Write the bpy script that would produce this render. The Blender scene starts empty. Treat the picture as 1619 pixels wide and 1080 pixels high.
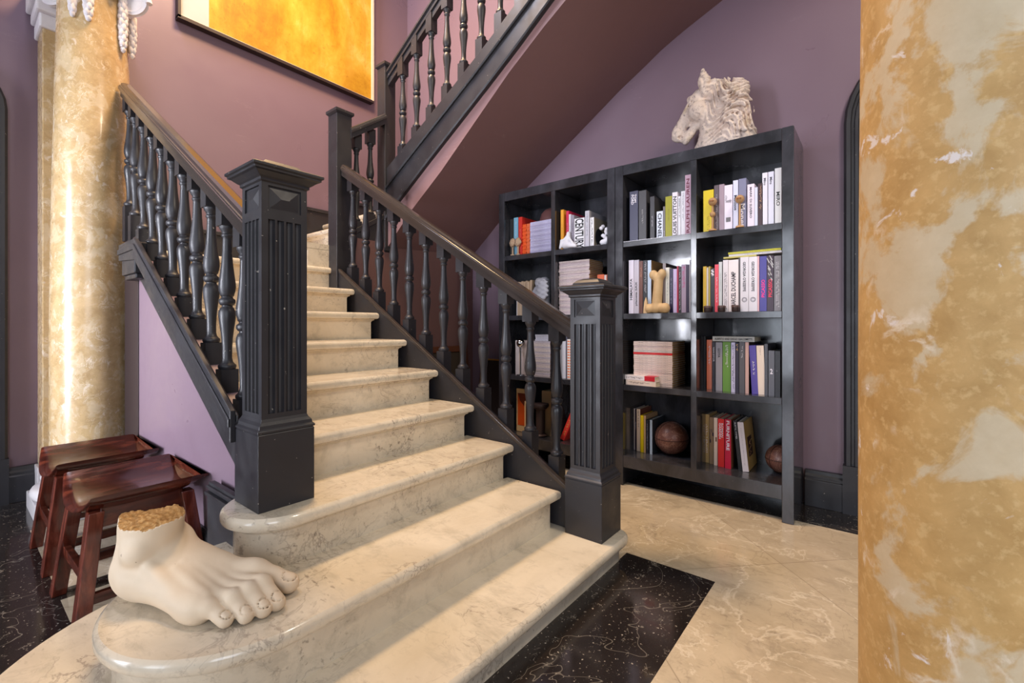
import bpy, math, random
import numpy as np
from mathutils import Vector, Matrix
C = bpy.context.scene.collection
random.seed(7)
PI = math.pi

# ------------------------------------------------------------------ materials
def lin(c):
    return tuple((x/255/12.92 if x/255 <= .04045 else ((x/255+.055)/1.055)**2.4) for x in c)

class NT:
    def __init__(s, name, rough=.5, spec=.5, coat=0, metal=0):
        s.m = bpy.data.materials.new(name); s.m.use_nodes = True
        s.t = s.m.node_tree; s.b = s.t.nodes['Principled BSDF']
        s.b.inputs['Roughness'].default_value = rough
        s.b.inputs['Specular IOR Level'].default_value = spec
        s.b.inputs['Coat Weight'].default_value = coat
        s.b.inputs['Coat Roughness'].default_value = .08
        s.b.inputs['Metallic'].default_value = metal
        s.pos = s.n('ShaderNodeNewGeometry').outputs['Position']
        s.obj = s.n('ShaderNodeTexCoord').outputs['Object']
    def n(s, typ, **kw):
        n = s.t.nodes.new(typ)
        for k, v in kw.items(): setattr(n, k, v)
        return n
    def link(s, a, b): s.t.links.new(a, b)
    def setin(s, node, key, v):
        if hasattr(v, 'is_linked') or isinstance(v, bpy.types.NodeSocket): s.link(v, node.inputs[key])
        else: node.inputs[key].default_value = v
    def mapping(s, vec, scale=(1,1,1), rot=(0,0,0), loc=(0,0,0)):
        n = s.n('ShaderNodeMapping'); s.link(vec, n.inputs['Vector'])
        n.inputs['Scale'].default_value = scale; n.inputs['Rotation'].default_value = rot; n.inputs['Location'].default_value = loc
        return n.outputs['Vector']
    def noise(s, vec, scale, detail=4, rough=.55, dist=0):
        n = s.n('ShaderNodeTexNoise'); s.link(vec, n.inputs['Vector'])
        n.inputs['Scale'].default_value = scale; n.inputs['Detail'].default_value = detail
        n.inputs['Roughness'].default_value = rough; n.inputs['Distortion'].default_value = dist
        return n.outputs['Fac']
    def ramp(s, fac, stops, interp='LINEAR'):
        n = s.n('ShaderNodeValToRGB'); s.link(fac, n.inputs['Fac']); cr = n.color_ramp; cr.interpolation = interp
        while len(cr.elements) < len(stops): cr.elements.new(.5)
        for e, (p, c) in zip(cr.elements, stops):
            e.position = p; e.color = (c, c, c, 1) if not isinstance(c, tuple) else c+(1,)
        return n.outputs['Color']
    def mix(s, fac, a, b, mode='MIX'):
        n = s.n('ShaderNodeMix', data_type='RGBA', blend_type=mode)
        for key, v in ((0, fac), (6, a), (7, b)):
            if isinstance(v, bpy.types.NodeSocket): s.link(v, n.inputs[key])
            elif key == 0: n.inputs[key].default_value = v
            else: n.inputs[key].default_value = v+(1,)
        return n.outputs[2]
    def math(s, op, a, b=0.):
        n = s.n('ShaderNodeMath', operation=op)
        for i, v in enumerate((a, b)):
            if isinstance(v, bpy.types.NodeSocket): s.link(v, n.inputs[i])
            else: n.inputs[i].default_value = v
        return n.outputs[0]
    def vein(s, vec, scale, width=.02, detail=5, dist=.6):
        f = s.noise(vec, scale, detail, .6, dist)
        d = s.math('ABSOLUTE', s.math('SUBTRACT', f, .5))
        return s.ramp(d, [(0, 1.), (width, 0.)])
    def color(s, c):
        if isinstance(c, bpy.types.NodeSocket): s.link(c, s.b.inputs['Base Color'])
        else: s.b.inputs['Base Color'].default_value = tuple(c)+(1,)
        return s
    def bump(s, h, strength=.2, dist=.01):
        n = s.n('ShaderNodeBump'); s.link(h, n.inputs['Height'])
        n.inputs['Strength'].default_value = strength; n.inputs['Distance'].default_value = dist
        s.link(n.outputs['Normal'], s.b.inputs['Normal']); return s
    def roughmap(s, f, a, b):
        s.link(s.ramp(f, [(.3, a), (.7, b)]), s.b.inputs['Roughness']); return s

_plain = {}
def plain(rgb, rough=.55, spec=.4, metal=0):
    key = (tuple(rgb), rough, spec, metal)
    if key not in _plain:
        t = NT('colour_%d_%d_%d' % tuple(rgb), rough, spec, 0, metal); c = lin(rgb)
        f = t.noise(t.obj, 9, 3)
        t.color(t.mix(f, tuple(x*.9 for x in c), tuple(min(1, x*1.1) for x in c)))
        _plain[key] = t.m
    return _plain[key]

def wall_paint(name, rgb, rough=.32):
    t = NT(name, rough, .45); c = lin(rgb)
    f = t.noise(t.pos, 1.3, 4, .6, .4)
    col = t.mix(f, tuple(x*.93 for x in c), tuple(x*1.07 for x in c))
    sc = t.math('MULTIPLY', t.vein(t.mapping(t.pos, (1, 1, 7)), 2.2, .004), t.ramp(t.noise(t.pos, 3.1, 2), [(.62, 0.), (.68, .25)]))
    t.color(t.mix(sc, col, (.55, .45, .45)))
    t.roughmap(t.noise(t.pos, 2.2, 5, .6, .5), rough-.06, rough+.14)
    t.bump(t.noise(t.pos, 14, 3), .05, .004)
    return t.m
M = {}
M['wall'] = wall_paint('mauve_wall_paint', (124, 104, 117))
M['under'] = wall_paint('wall_paint_shaded_brown', (108, 78, 76), .6)  # shade of the enclosed space below the stairs put into a darker brown
M['soffit'] = wall_paint('wall_paint_bounce_tinted', (128, 97, 97), .6)  # wall colour shifted browner, imitating warm light bounced up from the steps

def marble(name, a, b, vein, spot, rough=.16, scale=1.0):
    t = NT(name, rough, .5, .25)
    v = t.pos
    base = t.mix(t.ramp(t.noise(v, 3.2*scale, 7, .65, .5), [(.36, 0.), (.64, 1.)]), lin(a), lin(b))
    base = t.mix(t.ramp(t.noise(t.mapping(v, (1, .5, 1), (0, 0, .5)), 13*scale, 6, .7, .3), [(.5, 0.), (.72, .55)]), base, lin(tuple(int(x*.8) for x in b)))
    patch = t.ramp(t.noise(v, 1.9*scale, 4, .55), [(.46, .06), (.64, 1.)])
    v1 = t.math('MULTIPLY', t.vein(t.mapping(v, (1, 1.6, 1.6), (0, 0, .5)), 4.2*scale, .016), patch)
    col = t.mix(t.math('MULTIPLY', v1, .45), base, lin(vein))
    v2 = t.math('MULTIPLY', t.vein(t.mapping(v, (1.3, .8, 1), (0, 0, -.6), (3, 1, 2)), 9*scale, .02), t.ramp(t.noise(v, 3.3*scale, 2), [(.5, 0.), (.66, .8)]))
    col = t.mix(v2, col, lin(spot))
    sp = t.math('MULTIPLY', t.ramp(t.noise(t.mapping(v, (1, .35, 1), (0, 0, .5)), 62*scale, 3), [(.6, 0.), (.7, .7)]), patch)
    col = t.mix(sp, col, lin(vein))
    t.color(col); t.roughmap(t.noise(v, 6, 4), rough-.05, rough+.1)
    return t
M['marble'] = marble('cream_marble', (218, 207, 187), (202, 190, 169), (116, 102, 90), (146, 134, 122)).m
# floor marble: cream slabs laid on the diagonal, thin joints
t = marble('cream_floor_marble', (206, 190, 164), (186, 171, 146), (116, 102, 88), (224, 212, 190), .2)
m = t.mapping(t.pos, (1/.74, 1/.74, 1), (0, 0, PI/4), (.16, .53, 0))
sx = t.n('ShaderNodeSeparateXYZ'); t.link(m, sx.inputs[0])
def joint(o):
    f = t.math('ABSOLUTE', t.math('SUBTRACT', t.math('FRACT', o), .5))
    return t.ramp(f, [(.4965, 0.), (.4985, 1.)])
j = t.math('MAXIMUM', joint(sx.outputs[0]), joint(sx.outputs[1]))
fl = t.n('ShaderNodeVectorMath', operation='FLOOR'); t.link(m, fl.inputs[0])
wn = t.n('ShaderNodeTexWhiteNoise'); t.link(fl.outputs[0], wn.inputs['Vector'])
prev = t.b.inputs['Base Color'].links[0].from_socket
col = t.mix(t.math('MULTIPLY', wn.outputs['Value'], .3), prev, lin((170, 152, 128)))
col = t.mix(t.math('MULTIPLY', t.vein(t.mapping(t.pos, (1, 1, 1), (0, 0, .3), (4, 1, 0)), 2.4, .012, 6, .5), .5), col, lin((236, 224, 202)))
t.color(t.mix(t.math('MULTIPLY', j, .7), col, lin((130, 114, 94)))); M['floor'] = t.m
# black marble with white flecks
t = NT('black_marble', .1, .5, .3)
fl = t.math('MULTIPLY', t.vein(t.pos, 48, .02, 5, .3), t.ramp(t.noise(t.pos, 15, 5, .7), [(.56, 0.), (.66, 1.)]))
sp = t.ramp(t.noise(t.pos, 90, 2), [(.66, 0.), (.72, .8)])
big = t.math('MULTIPLY', t.vein(t.mapping(t.pos, (1, 1, 1), (0, 0, 0), (5, 2, 0)), 2.6, .0018, 3), .35)
f = t.math('MAXIMUM', t.math('MAXIMUM', fl, sp), big)
base = t.mix(t.noise(t.pos, 5, 4), lin((26, 22, 22)), lin((48, 42, 40)))
t.color(t.mix(t.math('MULTIPLY', f, .75), base, lin((205, 195, 180)))); t.roughmap(t.noise(t.pos, 8, 4), .06, .2); M['black_marble'] = t.m
# ochre marble of the columns
def ochre(name, k, pale, rough, c0=(178, 148, 104), c1=(206, 176, 130)):
    t = NT(name, rough, .45, .15 if rough < .4 else 0); v = t.mapping(t.pos, (k, k, k))
    base = t.mix(t.ramp(t.noise(v, 5, 6, .6, .6), [(.3, 0.), (.7, 1.)]), lin(c0), lin(c1))
    pat = t.ramp(t.noise(t.mapping(v, (1, 1, .8), (0, .5, 0)), 4.2, 7, .62, .7), [(.53, 0.), (.575, 1.)])
    col = t.mix(t.math('MULTIPLY', pat, pale), base, lin((228, 214, 186)))
    wv = t.math('MULTIPLY', t.vein(t.mapping(v, (1, 1, .8), (0, 0, .2)), 6.5, .024, 6, 1.0), t.ramp(t.noise(v, 4.5, 2), [(.48, 0.), (.6, 1.)]))
    col = t.mix(t.math('MULTIPLY', wv, .7), col, lin((234, 220, 194)))
    wp = t.ramp(t.noise(t.mapping(v, (1.2, 1.2, .7), (.4, .3, 0), (2, 7, 1)), 7, 6, .6, .6), [(.62, 0.), (.655, 1.)])
    col = t.mix(t.math('MULTIPLY', wp, .5), col, lin((240, 230, 216)))
    fs = t.ramp(t.noise(t.mapping(v, (1, 1, 1.6)), 46, 4, .65, .6), [(.57, 0.), (.68, .6)])
    col = t.mix(fs, col, lin((228, 198, 140)))
    t.color(col); t.roughmap(t.noise(v, 9, 4), rough-.06, rough+.12); return t.m
M['column'] = ochre('ochre_column_marble', 2.6, .34, .26)
t = NT('mottled_cream_column_marble', .5, .4); v = t.pos
col = t.mix(t.ramp(t.noise(v, 13, 7, .65, .4), [(.34, 0.), (.66, 1.)]), lin((194, 156, 98)), lin((218, 180, 120)))
col = t.mix(t.ramp(t.noise(v, 70, 4, .6), [(.52, 0.), (.66, .5)]), col, lin((232, 202, 146)))
pat = t.ramp(t.noise(t.mapping(v, (1, 1, .9), (0, .5, 0), (.7, .2, .4)), 6.2, 8, .6, .5), [(.525, 0.), (.575, 1.)])
gr = t.mix(t.noise(v, 24, 6, .65), lin((204, 186, 152)), lin((234, 222, 196)))
col = t.mix(t.math('MULTIPLY', pat, .85), col, gr)
wp = t.ramp(t.noise(t.mapping(v, (1.1, 1.1, .8), (.4, .3, 0), (2, 7, 1)), 12, 7, .6, .5), [(.625, 0.), (.66, 1.)])
col = t.mix(t.math('MULTIPLY', wp, .9), col, lin((246, 240, 240)))
fl_ = t.math('MULTIPLY', t.vein(t.mapping(v, (1, 1, .8), (.3, 0, .2)), 7, .03, 7, .4), t.ramp(t.noise(v, 9, 3), [(.55, 0.), (.64, .8)]))
col = t.mix(fl_, col, lin((242, 230, 210)))
t.color(col); t.roughmap(t.noise(v, 9, 4), .45, .65); M['column_pale'] = t.m

def black_paint(name, c, rough):
    t = NT(name, rough, .5); c = lin(c)
    f = t.noise(t.pos, 4, 5, .6)
    col = t.mix(f, tuple(x*.8 for x in c), tuple(x*1.25 for x in c))
    chip = t.ramp(t.noise(t.pos, 75, 2), [(.745, 0.), (.76, .8)])
    t.color(t.mix(chip, col, lin((180, 172, 160)))); t.roughmap(t.noise(t.pos, 10, 4), rough-.1, rough+.14)
    return t.m
M['black'] = black_paint('black_painted_wood', (40, 39, 43), .42)
t = NT('worn_handrail_wood', .18, .5, .0)
f = t.noise(t.mapping(t.pos, (1, .4, .4)), 6, 4)
t.color(t.mix(f, lin((46, 41, 40)), lin((66, 58, 54)))); M['rail'] = t.m
t = NT('charcoal_lacquered_shelf_wood', .2, .5, .35)
f = t.noise(t.mapping(t.pos, (1, 1, .5)), 5, 6, .65, .5)
t.color(t.mix(t.ramp(f, [(.4, 0.), (.8, 1.)]), lin((40, 40, 44)), lin((74, 74, 82)))); t.roughmap(t.noise(t.pos, 7, 5, .6, .4), .1, .3)
t.bump(t.noise(t.mapping(t.pos, (1, 1, .3)), 22, 3), .02, .003); M['shelf'] = t.m
t = NT('red_brown_rosewood', .16, .5, .4)
g = t.noise(t.mapping(t.obj, (1.2, 6, 6)), 3.2, 6, .6, 1.2)
t.color(t.ramp(g, [(.25, lin((34, 13, 9))), (.5, lin((74, 30, 20))), (.75, lin((118, 56, 36)))])); t.roughmap(g, .12, .28); M['rosewood'] = t.m
t = NT('straight_grained_rosewood', .16, .5, .5)
g = t.noise(t.mapping(t.obj, (9, 9, .9)), 4, 5, .6, .6)
t.color(t.ramp(g, [(.25, lin((48, 18, 12))), (.5, lin((92, 40, 28))), (.75, lin((134, 68, 50)))])); t.roughmap(g, .12, .28); M['rosewood_leg'] = t.m
t = NT('cream_plaster', .6, .35)
f = t.noise(t.pos, 7, 5, .6)
col = t.mix(f, lin((204, 182, 154)), lin((222, 204, 178)))
col = t.mix(t.ramp(t.noise(t.pos, 60, 2), [(.74, 0.), (.77, .6)]), col, lin((120, 90, 66)))
t.color(col); t.bump(t.noise(t.pos, 60, 4), .12, .004); M['plaster'] = t.m
t = NT('rough_broken_plaster', .85, .2)
f = t.noise(t.mapping(t.pos, (1, 1, 1), (0, 0, .5)), 60, 6, .7, .6)
t.color(t.ramp(f, [(.3, lin((128, 92, 54))), (.55, lin((190, 150, 96))), (.75, lin((224, 192, 140)))])); t.bump(f, .9, .02); M['rough_plaster'] = t.m
t = NT('weathered_white_stone', .62, .35)
f = t.noise(t.pos, 16, 6, .65, .6)
col = t.mix(f, lin((204, 180, 166)), lin((240, 226, 214)))
col = t.mix(t.ramp(t.noise(t.pos, 42, 5, .7, 1.), [(.54, 0.), (.66, .75)]), col, lin((104, 84, 92)))
col = t.mix(t.ramp(t.noise(t.pos, 8, 3), [(.6, 0.), (.74, .55)]), col, lin((176, 148, 92)))
t.color(col); t.bump(t.noise(t.pos, 48, 5, .7), .5, .01); M['stone'] = t.m
t = NT('white_gesso', .6, .3)
f = t.noise(t.pos, 20, 4)
t.color(t.mix(f, lin((214, 208, 214)), lin((236, 232, 234)))); t.bump(f, .2, .01); M['gesso'] = t.m
t = NT('pale_bone', .5, .4)
f = t.noise(t.pos, 22, 5, .6, .5)
t.color(t.mix(f, lin((196, 160, 112)), lin((226, 196, 150)))); M['bone'] = t.m
t = NT('brown_leather', .38, .5)
f = t.noise(t.pos, 18, 5, .6, .8)
col = t.mix(f, lin((88, 50, 42)), lin((156, 104, 86)))
t.color(t.mix(t.vein(t.pos, 20, .02, 4, 1.), col, lin((186, 140, 116)))); t.bump(f, .3, .006); M['leather'] = t.m
t = NT('orange_canvas', .55, .3)
v = t.pos
a = t.noise(t.mapping(v, (1, 1, .6)), 2.6, 9, .7, .3)
col = t.ramp(a, [(.3, lin((150, 98, 18))), (.45, lin((182, 136, 30))), (.58, lin((200, 158, 54))), (.72, lin((212, 184, 100)))])
st = t.math('MULTIPLY', t.ramp(t.noise(t.mapping(v, (1, 1, .08)), 6, 5), [(.52, 0.), (.7, .7)]), t.noise(v, 8, 4))
col = t.mix(st, col, lin((150, 84, 16)))
col = t.mix(t.ramp(t.noise(v, 40, 4), [(.62, 0.), (.72, .4)]), col, lin((132, 72, 14)))
t.color(col); t.bump(a, .15, .01); M['canvas'] = t.m
M['white_panel'] = plain((176, 172, 170), .6)
M['cream_edge'] = plain((214, 202, 182), .5)
M['gold'] = plain((190, 140, 66), .35, .5, .6)
M['paper'] = plain((214, 200, 172), .8, .2)
M['old_paper'] = plain((176, 142, 92), .85, .2)
M['tan_wood'] = plain((182, 142, 100), .5)
M['dark_trim'] = plain((48, 36, 36), .5)
M['grey_stone'] = plain((158, 158, 166), .6)
M['white_ceramic'] = plain((232, 230, 236), .35)
M['chrome'] = plain((200, 200, 205), .12, .5, 1.)
M['jar'] = plain((58, 44, 42), .45)
M['frame_wood'] = plain((92, 54, 36), .4)
M['base_marble'] = plain((206, 202, 204), .3)

# ------------------------------------------------------------------ mesh helpers
class MB:
    def __init__(s): s.v = []; s.f = []; s.mi = []
    def add(s, vs, fs, mi=0):
        o = len(s.v); s.v += [tuple(v) for v in vs]
        s.f += [tuple(i+o for i in f) for f in fs]; s.mi += [mi]*len(fs); return s
    def box(s, x0, x1, y0, y1, z0, z1, mi=0):
        vs = [(x, y, z) for z in (z0, z1) for y in (y0, y1) for x in (x0, x1)]
        return s.add(vs, [(0,2,3,1), (4,5,7,6), (0,1,5,4), (2,6,7,3), (0,4,6,2), (1,3,7,5)], mi)
    def loft(s, rings, cap=True, closed=True, mi=0):
        n = len(rings[0]); vs = [p for r in rings for p in r]; fs = []
        for i in range(len(rings)-1):
            for j in range(n if closed else n-1):
                k = (j+1) % n
                fs.append((i*n+j, i*n+k, (i+1)*n+k, (i+1)*n+j))
        if cap:
            fs.append(tuple(range(n))[::-1]); fs.append(tuple((len(rings)-1)*n+j for j in range(n)))
        return s.add(vs, fs, mi)
    def prism_x(s, poly, x0, x1, mi=0):          # poly in (y, z)
        return s.loft([[(x, y, z) for y, z in poly] for x in (x0, x1)], mi=mi)
    def prism_y(s, poly, y0, y1, mi=0):          # poly in (x, z)
        return s.loft([[(x, y, z) for x, z in poly] for y in (y0, y1)], mi=mi)
    def prism_z(s, poly, z0, z1, mi=0):
        return s.loft([[(x, y, z) for x, y in poly] for z in (z0, z1)], mi=mi)
    def lathe(s, prof, cx=0, cy=0, seg=24, z0=0, mi=0):   # prof: (z, r)
        return s.loft([[(cx+r*math.cos(2*PI*j/seg), cy+r*math.sin(2*PI*j/seg), z0+z) for j in range(seg)] for z, r in prof], mi=mi)
    def tube(s, pts, r, seg=10, mi=0):
        rings = []; P = [Vector(p) for p in pts]
        rr = r if isinstance(r, (list, tuple)) else [r]*len(P)
        for i, p in enumerate(P):
            d = (P[min(i+1, len(P)-1)]-P[max(i-1, 0)]).normalized()
            u = d.cross(Vector((0, 0, 1))) if abs(d.z) < .95 else d.cross(Vector((1, 0, 0)))
            u.normalize(); w = d.cross(u)
            rings.append([tuple(p+rr[i]*(math.cos(2*PI*j/seg)*u+math.sin(2*PI*j/seg)*w)) for j in range(seg)])
        return s.loft(rings, mi=mi)
    def sphere(s, c, r, seg=20, mi=0):
        r = r if isinstance(r, (list, tuple)) else (r, r, r)
        n = seg//2
        return s.loft([[(c[0]+r[0]*math.sin(PI*i/n)*math.cos(2*PI*j/seg), c[1]+r[1]*math.sin(PI*i/n)*math.sin(2*PI*j/seg), c[2]-r[2]*math.cos(PI*i/n))
                        for j in range(seg)] for i in [.02]+list(range(1, n))+[n-.02]], mi=mi)
    def mesh(s, name, smooth=False, angle=None):
        me = bpy.data.meshes.new(name); me.from_pydata(s.v, [], s.f); me.update()
        import bmesh
        bm = bmesh.new(); bm.from_mesh(me); bmesh.ops.recalc_face_normals(bm, faces=bm.faces); bm.to_mesh(me); bm.free()
        me.polygons.foreach_set('material_index', s.mi)
        if smooth or angle:
            me.polygons.foreach_set('use_smooth', [True]*len(me.polygons))
            if angle: me.set_sharp_from_angle(angle=math.radians(angle))
        return me

def obj(name, geo, mats, parent=None, loc=(0,0,0), smooth=False, angle=None, bevel=0, seg=2):
    me = geo.mesh(name, smooth, angle) if isinstance(geo, MB) else geo
    if not isinstance(mats, (list, tuple)): mats = [mats]
    if len(me.materials): me.materials.clear()
    for m_ in mats: me.materials.append(m_)
    o = bpy.data.objects.new(name, me); C.objects.link(o); o.location = loc
    if parent: o.parent = parent
    if bevel:
        b = o.modifiers.new('bevel', 'BEVEL'); b.width = bevel; b.segments = seg; b.limit_method = 'ANGLE'; b.angle_limit = .6
        b.harden_normals = False
    return o
def tag(o, label, cat, group=None):
    o['label'] = label; o['category'] = cat
    if group: o['group'] = group
    return o
def thing(name, label, cat, loc=(0,0,0), rz=0, group=None):
    o = bpy.data.objects.new(name, None); C.objects.link(o); o.location = loc; o.rotation_euler = (0, 0, rz)
    o.empty_display_size = .05
    return tag(o, label, cat, group)
def struct(o):
    o['kind'] = 'structure'; return o
def rel(mb, loc):                                   # world coordinates to coordinates about loc
    mb.v = [(x-loc[0], y-loc[1], z-loc[2]) for x, y, z in mb.v]; return mb

# ---- signed distance modelling for the sculptures
def smin(a, b, k):
    if k <= 0: return np.minimum(a, b)
    h = np.clip(.5+.5*(b-a)/k, 0, 1)
    return b*(1-h)+a*h-k*h*(1-h)
def cone(P, a, b, ra, rb, sc=(1, 1, 1)):
    X, Y, Z = P
    ax, ay, az = (a[i]/sc[i] for i in range(3)); bx, by, bz = (b[i]/sc[i] for i in range(3))
    px, py, pz = X/sc[0]-ax, Y/sc[1]-ay, Z/sc[2]-az
    dx, dy, dz = bx-ax, by-ay, bz-az
    h = np.clip((px*dx+py*dy+pz*dz)/(dx*dx+dy*dy+dz*dz+1e-12), 0, 1)
    return (np.sqrt((px-h*dx)**2+(py-h*dy)**2+(pz-h*dz)**2)-(ra+(rb-ra)*h))*min(sc)
def ell(P, c, r):
    X, Y, Z = P
    q = np.sqrt(((X-c[0])/r[0])**2+((Y-c[1])/r[1])**2+((Z-c[2])/r[2])**2)
    return (q-1)*min(r)
def sdf_mesh(name, f, lo, hi, h):
    n = [int(math.ceil((hi[i]-lo[i])/h))+1 for i in range(3)]
    ax = [lo[i]+h*np.arange(n[i]) for i in range(3)]
    G = np.meshgrid(*ax, indexing='ij'); D = f(G).astype(np.float32); S = D < 0
    cs = tuple(k-1 for k in n); acc = np.zeros(cs+(3,), np.float32); cnt = np.zeros(cs, np.int32)
    for a in range(3):
        b, c = [i for i in range(3) if i != a]
        s0 = [slice(None)]*3; s1 = [slice(None)]*3; s0[a] = slice(0, -1); s1[a] = slice(1, None)
        cr = S[tuple(s0)] != S[tuple(s1)]
        idx = np.argwhere(cr)
        d0 = D[tuple(s0)][cr]; d1 = D[tuple(s1)][cr]; t = d0/(d0-d1)
        pos = np.stack([lo[i]+h*idx[:, i] for i in range(3)], 1).astype(np.float32); pos[:, a] += t*h
        for ob in (0, -1):
            for oc in (0, -1):
                q = idx.copy(); q[:, b] += ob; q[:, c] += oc
                ok = (q >= 0).all(1) & (q < np.array(cs)).all(1)
                np.add.at(acc, tuple(q[ok].T), pos[ok]); np.add.at(cnt, tuple(q[ok].T), 1)
    used = cnt > 0; ids = -np.ones(cs, np.int64); ids[used] = np.arange(used.sum())
    V = acc[used]/cnt[used][:, None]; F = []
    for a in range(3):
        b, c = (a+1) % 3, (a+2) % 3
        s0 = [slice(None)]*3; s1 = [slice(None)]*3; s0[a] = slice(0, -1); s1[a] = slice(1, None)
        idx = np.argwhere(S[tuple(s0)] != S[tuple(s1)])
        ok = (idx[:, b] > 0) & (idx[:, c] > 0) & (idx[:, b] < n[b]-1) & (idx[:, c] < n[c]-1); idx = idx[ok]
        ins = S[tuple(idx.T)]
        def cell(db, dc):
            q = idx.copy(); q[:, b] += db; q[:, c] += dc; return ids[tuple(q.T)]
        Q = np.stack([cell(-1, -1), cell(0, -1), cell(0, 0), cell(-1, 0)], 1)
        Q[~ins] = Q[~ins][:, ::-1]; F.append(Q)
    F = np.concatenate(F)
    me = bpy.data.meshes.new(name); me.from_pydata(V.tolist(), [], F.tolist()); me.update()
    me.polygons.foreach_set('use_smooth', [True]*len(me.polygons))
    return me

# ------------------------------------------------------------------ lettering
def text_mesh(s, length, height, mtx):
    cu = bpy.data.curves.new('t', 'FONT'); cu.body = s; cu.resolution_u = 2; cu.offset = .022; cu.space_line = .85
    o = bpy.data.objects.new('t', cu); C.objects.link(o)
    dg = bpy.context.evaluated_depsgraph_get(); dg.update()
    me = bpy.data.meshes.new_from_object(o.evaluated_get(dg)); bpy.data.objects.remove(o)
    n = len(me.vertices); a = np.zeros(n*3); me.vertices.foreach_get('co', a); a = a.reshape(-1, 3)
    lo, hi = a.min(0), a.max(0)
    a[:, 0] = (a[:, 0]-(lo[0]+hi[0])/2)*length/max(hi[0]-lo[0], 1e-6)
    a[:, 1] = (a[:, 1]-(lo[1]+hi[1])/2)*height/max(hi[1]-lo[1], 1e-6); a[:, 2] = 0
    a = np.c_[a, np.ones(n)] @ np.array(mtx).T
    me.vertices.foreach_set('co', a[:, :3].ravel()); me.update(); return me
# ------------------------------------------------------------------ setting
XW, YW = 3.12, 3.93
def rect_faces(mb, rects):
    for x0, x1, y0, y1, mi in rects:
        mb.add([(x0, y0, 0), (x1, y0, 0), (x1, y1, 0), (x0, y1, 0)], [(0, 1, 2, 3)], mi)
mb = MB()
rect_faces(mb, [(-3, 1.93, -3, .509, 0), (1.93, 2.8, -3, .885, 0), (2.8, XW, -3, YW, 1), (-3, 1.93, .509, .885, 1), (.28, 2.8, .885, 2.055, 0),
    (-3, .28, .885, YW, 1), (.28, 2.8, 2.055, 2.17, 1), (.28, 2.8, 2.17, 2.375, 0), (.28, 2.8, 2.375, 2.47, 1), (.28, 2.8, 2.47, 2.72, 0),
    (.28, 2.8, 2.72, 2.78, 1), (.28, 2.8, 2.78, 3.3, 0), (.28, 2.8, 3.3, YW, 1)])
mb.add([(-3, -3, -.05), (XW, -3, -.05), (XW, YW, -.05), (-3, YW, -.05)], [(3, 2, 1, 0)])
struct(obj('floor', mb, [M['floor'], M['black_marble']]))
H5 = 5.3
struct(obj('wall_back', MB().box(-3, XW+.15, YW, YW+.15, 0, H5), M['wall']))
struct(obj('wall_right', MB().box(XW, XW+.15, -3, YW, 0, H5), M['wall']))
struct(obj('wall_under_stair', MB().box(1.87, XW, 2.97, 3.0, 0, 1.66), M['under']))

# soffit of the upper flight: plastered underside, plus its edge band
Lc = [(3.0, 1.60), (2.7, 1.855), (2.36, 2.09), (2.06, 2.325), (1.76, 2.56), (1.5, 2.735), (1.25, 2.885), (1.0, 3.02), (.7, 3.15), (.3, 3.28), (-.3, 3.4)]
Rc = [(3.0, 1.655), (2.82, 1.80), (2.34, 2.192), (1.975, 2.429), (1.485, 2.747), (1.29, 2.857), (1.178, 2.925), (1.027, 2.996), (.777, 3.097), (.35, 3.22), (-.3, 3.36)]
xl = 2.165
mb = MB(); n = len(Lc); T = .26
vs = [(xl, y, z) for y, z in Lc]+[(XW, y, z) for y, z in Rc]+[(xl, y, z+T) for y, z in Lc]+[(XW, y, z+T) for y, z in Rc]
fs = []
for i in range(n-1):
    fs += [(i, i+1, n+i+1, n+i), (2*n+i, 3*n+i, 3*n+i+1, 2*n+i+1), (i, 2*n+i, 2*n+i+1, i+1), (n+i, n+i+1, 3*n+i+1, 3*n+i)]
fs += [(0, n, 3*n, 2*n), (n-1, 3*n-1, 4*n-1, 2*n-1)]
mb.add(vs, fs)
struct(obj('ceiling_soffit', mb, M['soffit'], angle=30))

def skirting_profile(h, t):        # (depth from wall, z)
    return [(0, 0), (t, 0), (t, h-.05), (t*.8, h-.045), (t*.8, h-.03), (t*.6, h-.018), (t*.5, h), (0, h)]
mb = MB(); mb.prism_y([(XW-d, z) for d, z in skirting_profile(.2, .045)], .13, .33)
struct(obj('baseboard_right', mb, M['black'], bevel=.002))
mb = MB(); mb.prism_x([(YW-d, z) for d, z in skirting_profile(.2, .045)], .245, .37)
struct(obj('baseboard_back', mb, M['black'], bevel=.002))
# stepped black skirting on the wall over the landing
mb = MB(); y1, y0 = YW, YW-.03
for x0, x1, z0, z1 in ((.72, 1.5, 1.36, 1.73), (1.5, 1.99, 1.36, 1.893), (1.99, 2.4, 1.36, 2.058), (2.4, XW, 1.36, 2.2)):
    mb.box(x0, x1, y0, y1, z0, z1); mb.box(x0-.004, x1, y0-.014, y0, z1-.028, z1)
mb.box(1.985, 2.0, y0-.014, y0, 1.88, 2.058)
struct(obj('trim_1', mb, M['black'], bevel=.002))

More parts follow.
